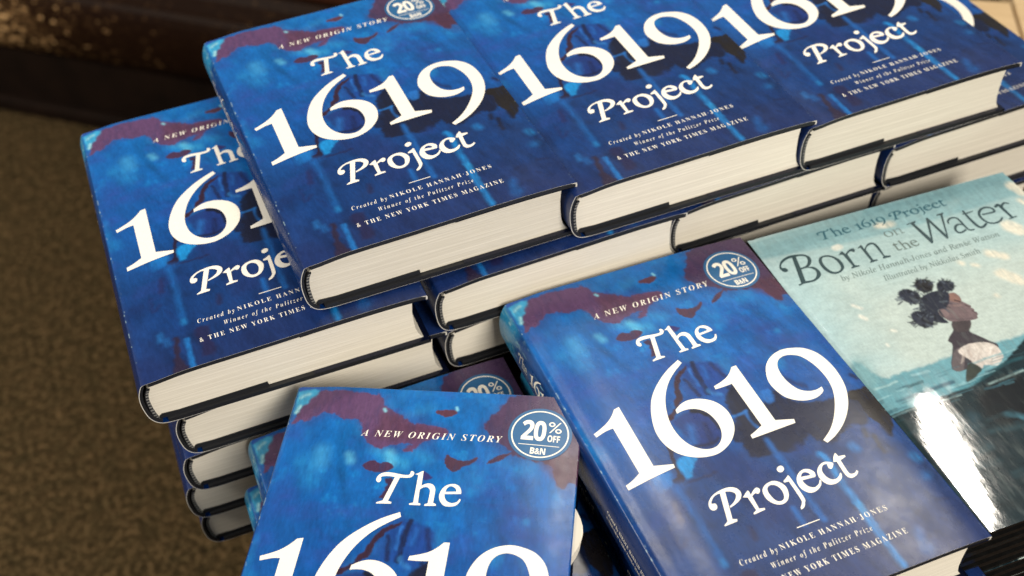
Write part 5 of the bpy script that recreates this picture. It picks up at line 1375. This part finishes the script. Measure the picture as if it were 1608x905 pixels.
STICKER_SHIFT = {0: (-1.0, 2.3, 1.5), 1: (.8, 1.0, -2), 2: (-.6, -.8, 1), 3: (.5, .6, 2), 16: (.2, -.3, -1.5), 17: (0, .2, -3.5), 15: (0, 0, .6)}
proto = first_book()
for i, (x, y, z, rx, ry, rz, label) in enumerate(BOOKS):
    o = proto if i == 0 else copy_tree(proto)
    o.location = W3(x, y, z)
    o.rotation_euler = tuple(math.radians(a) for a in (rx, ry, rz))
    tag(o, label, 'book', GROUP)
    ju, jv, jr = STICKER_SHIFT.get(i, (0, 0, 0))
    for ch in o.children:
        if ch.name.startswith('discount_sticker'):
            c_, s_ = math.cos(math.radians(jr)), math.sin(math.radians(jr))
            px_, py_ = 141.1 * MM, 216.2 * MM
            ch.location = (px_ - c_ * px_ + s_ * py_ + ju * MM, py_ - s_ * px_ - c_ * py_ + jv * MM, .0)
            ch.rotation_euler = (0, 0, math.radians(jr))
    if i == 16:
        for ch in o.children:
            if ch.name.startswith('page_block'):
                ch.data = B['page_block_swollen']

# ---------------------------------------------------------------- thin painted picture books
PW, PH, PT = 197.0, 235.0, 9.4


def pz(u):
    g = -.35 * math.exp(-((u - 4.2) / 1.9) ** 2)
    return g - .25 * max(0, (u - 150) / 47) ** 2


def picture_book_meshes():
    P = {}
    us = np.concatenate([np.arange(0, 12, .4), np.arange(12, PW + .01, .6)])
    vs = np.linspace(0, PH, 392)
    zs = np.array([pz(a) for a in us])
    U, V = np.meshgrid(us, vs)
    col = sea_colours(U, V)
    # spine roll and turned edges
    X = np.zeros((len(vs), len(us), 3))
    X[..., 0], X[..., 1], X[..., 2] = U * MM, V * MM, zs[None] * MM
    P['printed_cover'] = grid_mesh('printed_cover', X, [M_SEA], col)
    u = np.concatenate([np.arange(1.2, 12, .8), np.linspace(12, PW - .2, 8)])
    sec = [(a, pz(a) - .06) for a in u] + [(a, pz(a) - 2.3) for a in u[::-1]]
    P['front_board'] = fix_normals(mesh('front_board', *prism(sec, .1, PH - .1), [M_DBOARD]))
    sec = [(1.2, -PT + .1), (PW - .2, -PT + .1), (PW - .2, -PT + 2.2), (1.2, -PT + 2.2)]
    P['back_board'] = fix_normals(mesh('back_board', *prism(sec, .1, PH - .1), [M_DBOARD]))
    a = np.linspace(math.pi / 2, 3 * math.pi / 2, 12)
    o1 = [(1.2 + 2.4 * math.cos(t), -PT / 2 + (PT / 2 - .1) * math.sin(t)) for t in a]
    i1 = [(1.2 + 1.0 * math.cos(t), -PT / 2 + (PT / 2 - 1.6) * math.sin(t)) for t in a]
    P['spine'] = fix_normals(mesh('spine', *prism(o1 + i1[::-1], .1, PH - .1), [M_DBOARD]))
    sec = [(2.5, -2.5), (PW - 4, -2.5), (PW - 4.6, -4.7), (PW - 4, -PT + 2.4), (2.5, -PT + 2.4)]
    P['page_block'] = fix_normals(mesh('page_block', *prism(sec, 2.2, PH - 3.5), [M_DPAGES]))
    pf = lambda a, b: (a, b, pz(a) + .1)
    cuts = list(np.arange(2, 14, 1.0))
    # large dark title
    P['title_lettering'] = lettering('title_lettering', [glyph(k) for k in ('B', 'Lo', 'Lr', 'Ln')], pf, M_DTEAL, cuts)
    big = [glyph('W')]
    for k, w in (('a1', 1.5), ('a2', 1.6), ('t1', 2.0), ('t2', 1.0), ('e1', 1.7), ('r1', 2.3), ('r2', 1.1), ('r3', 1.5)):
        big.append(stroke_poly(smooth_line(parse(LSTROKES[k])[0], closed=False, n=6), w))
    P['title_word'] = lettering('title_word', big, pf, M_DTEAL, cuts)

    def line(words, x0, x1, base, cap):
        """words: [(keys, x0, x1, descend)] set from the traced letters"""
        out = []
        for keys, a, b, lo_key in words:
            lo, hi = gbox(keys)
            blo, _ = gbox([lo_key])
            top = hi[1]
            for k in keys:
                cs = [[(a + (x - lo[0]) / (hi[0] - lo[0]) * (b - a), base + (y - blo[1]) / (top - blo[1]) * cap) for x, y in smooth_line(c)] for c in parse(GLYPHS[k])]
                out.append(fill(cs))
        return out
    P['series_lettering'] = lettering('series_lettering', line([(('T', 'h', 'e'), 44.5, 67.5, 'T'), (('1', '6', '1b', '9'), 72.0, 94.0, '1'), (('P', 'r', 'o', 'j', 'e2', 'c', 't'), 98.0, 141, 'P')], 0, 0, 218.6, 8.4), pf, M_TEAL, cuts)
    sm = line([(('Lo',), 85, 91.2, 'Lo')], 0, 0, 206.0, 5.4) + line([(('Ln',), 91.6, 98.8, 'Ln')], 0, 0, 206.0, 5.4) + line([(('t',), 84.2, 88.4, 't')], 0, 0, 192.8, 7.5) + line([(('h', 'e'), 88.8, 101.2, 'h')], 0, 0, 192.3, 9.0)
    sm += [text('by Nikole Hannah-Jones and Ren\u00e9e Watson', 'it', 37.3, 153.8, 181.6, 4.6, 1.05), text('Illustrated by Nikkolas Smith', 'it', 61.7, 132.7, 172.6, 4.3, 1.05)]
    P['byline_lettering'] = lettering('byline_lettering', sm, pf, M_GREYINK, cuts)
    return P


def feathered_gloss(m):                            # laminate: polished, with faint rubbed streaks
    nt = m.node_tree
    b = nt.nodes['Principled BSDF']
    n = noise_node(nt, 90, 5, .7, (1, .2, 1))
    r = ramp_node(nt, n.outputs['Fac'], [(.36, (.012,) * 3), (.68, (.080,) * 3)])
    nt.links.new(r.outputs[0], b.inputs['Roughness'])


feathered_gloss(M_SEA)
P = picture_book_meshes()
pb = empty('picture_book')
for p in ('printed_cover', 'front_board', 'back_board', 'spine', 'page_block'):
    o = obj(p, P[p], pb)
    if p == 'printed_cover':
        for q in ('title_lettering', 'title_word', 'series_lettering', 'byline_lettering'):
            obj(q, P[q], o)
PLABELS = ['glossy picture book with a painted girl rising from teal water, topmost of its pile',
           'thin black-edged picture book directly beneath the one showing the painted girl',
           'third thin black-edged picture book down in the lower right pile',
           'fourth thin black-edged picture book down in the lower right pile',
           'fifth thin black-edged picture book down in the lower right pile',
           'sixth thin black-edged picture book down in the lower right pile',
           'seventh thin black-edged picture book down in the lower right pile',
           'eighth thin black-edged picture book down in the lower right pile',
           'ninth thin black-edged picture book down, lowest to show at the photo corner']
rj = random.Random(3)
for i, lab in enumerate(PLABELS):
    o = pb if i == 0 else copy_tree(pb)
    jx, jy = (0, 0) if i == 0 else (rj.uniform(-1.2, 1.4), rj.uniform(.1, 1.4))
    o.location = W3(265.4 + jx, -251.6 + jy, -75.0 - i * (PT + .1))
    o.rotation_euler = (0, 0, math.radians(-3.3 + (0 if i == 0 else rj.uniform(-.3, .3))))
    tag(o, lab, 'book', 'thin picture books piled at the lower right')
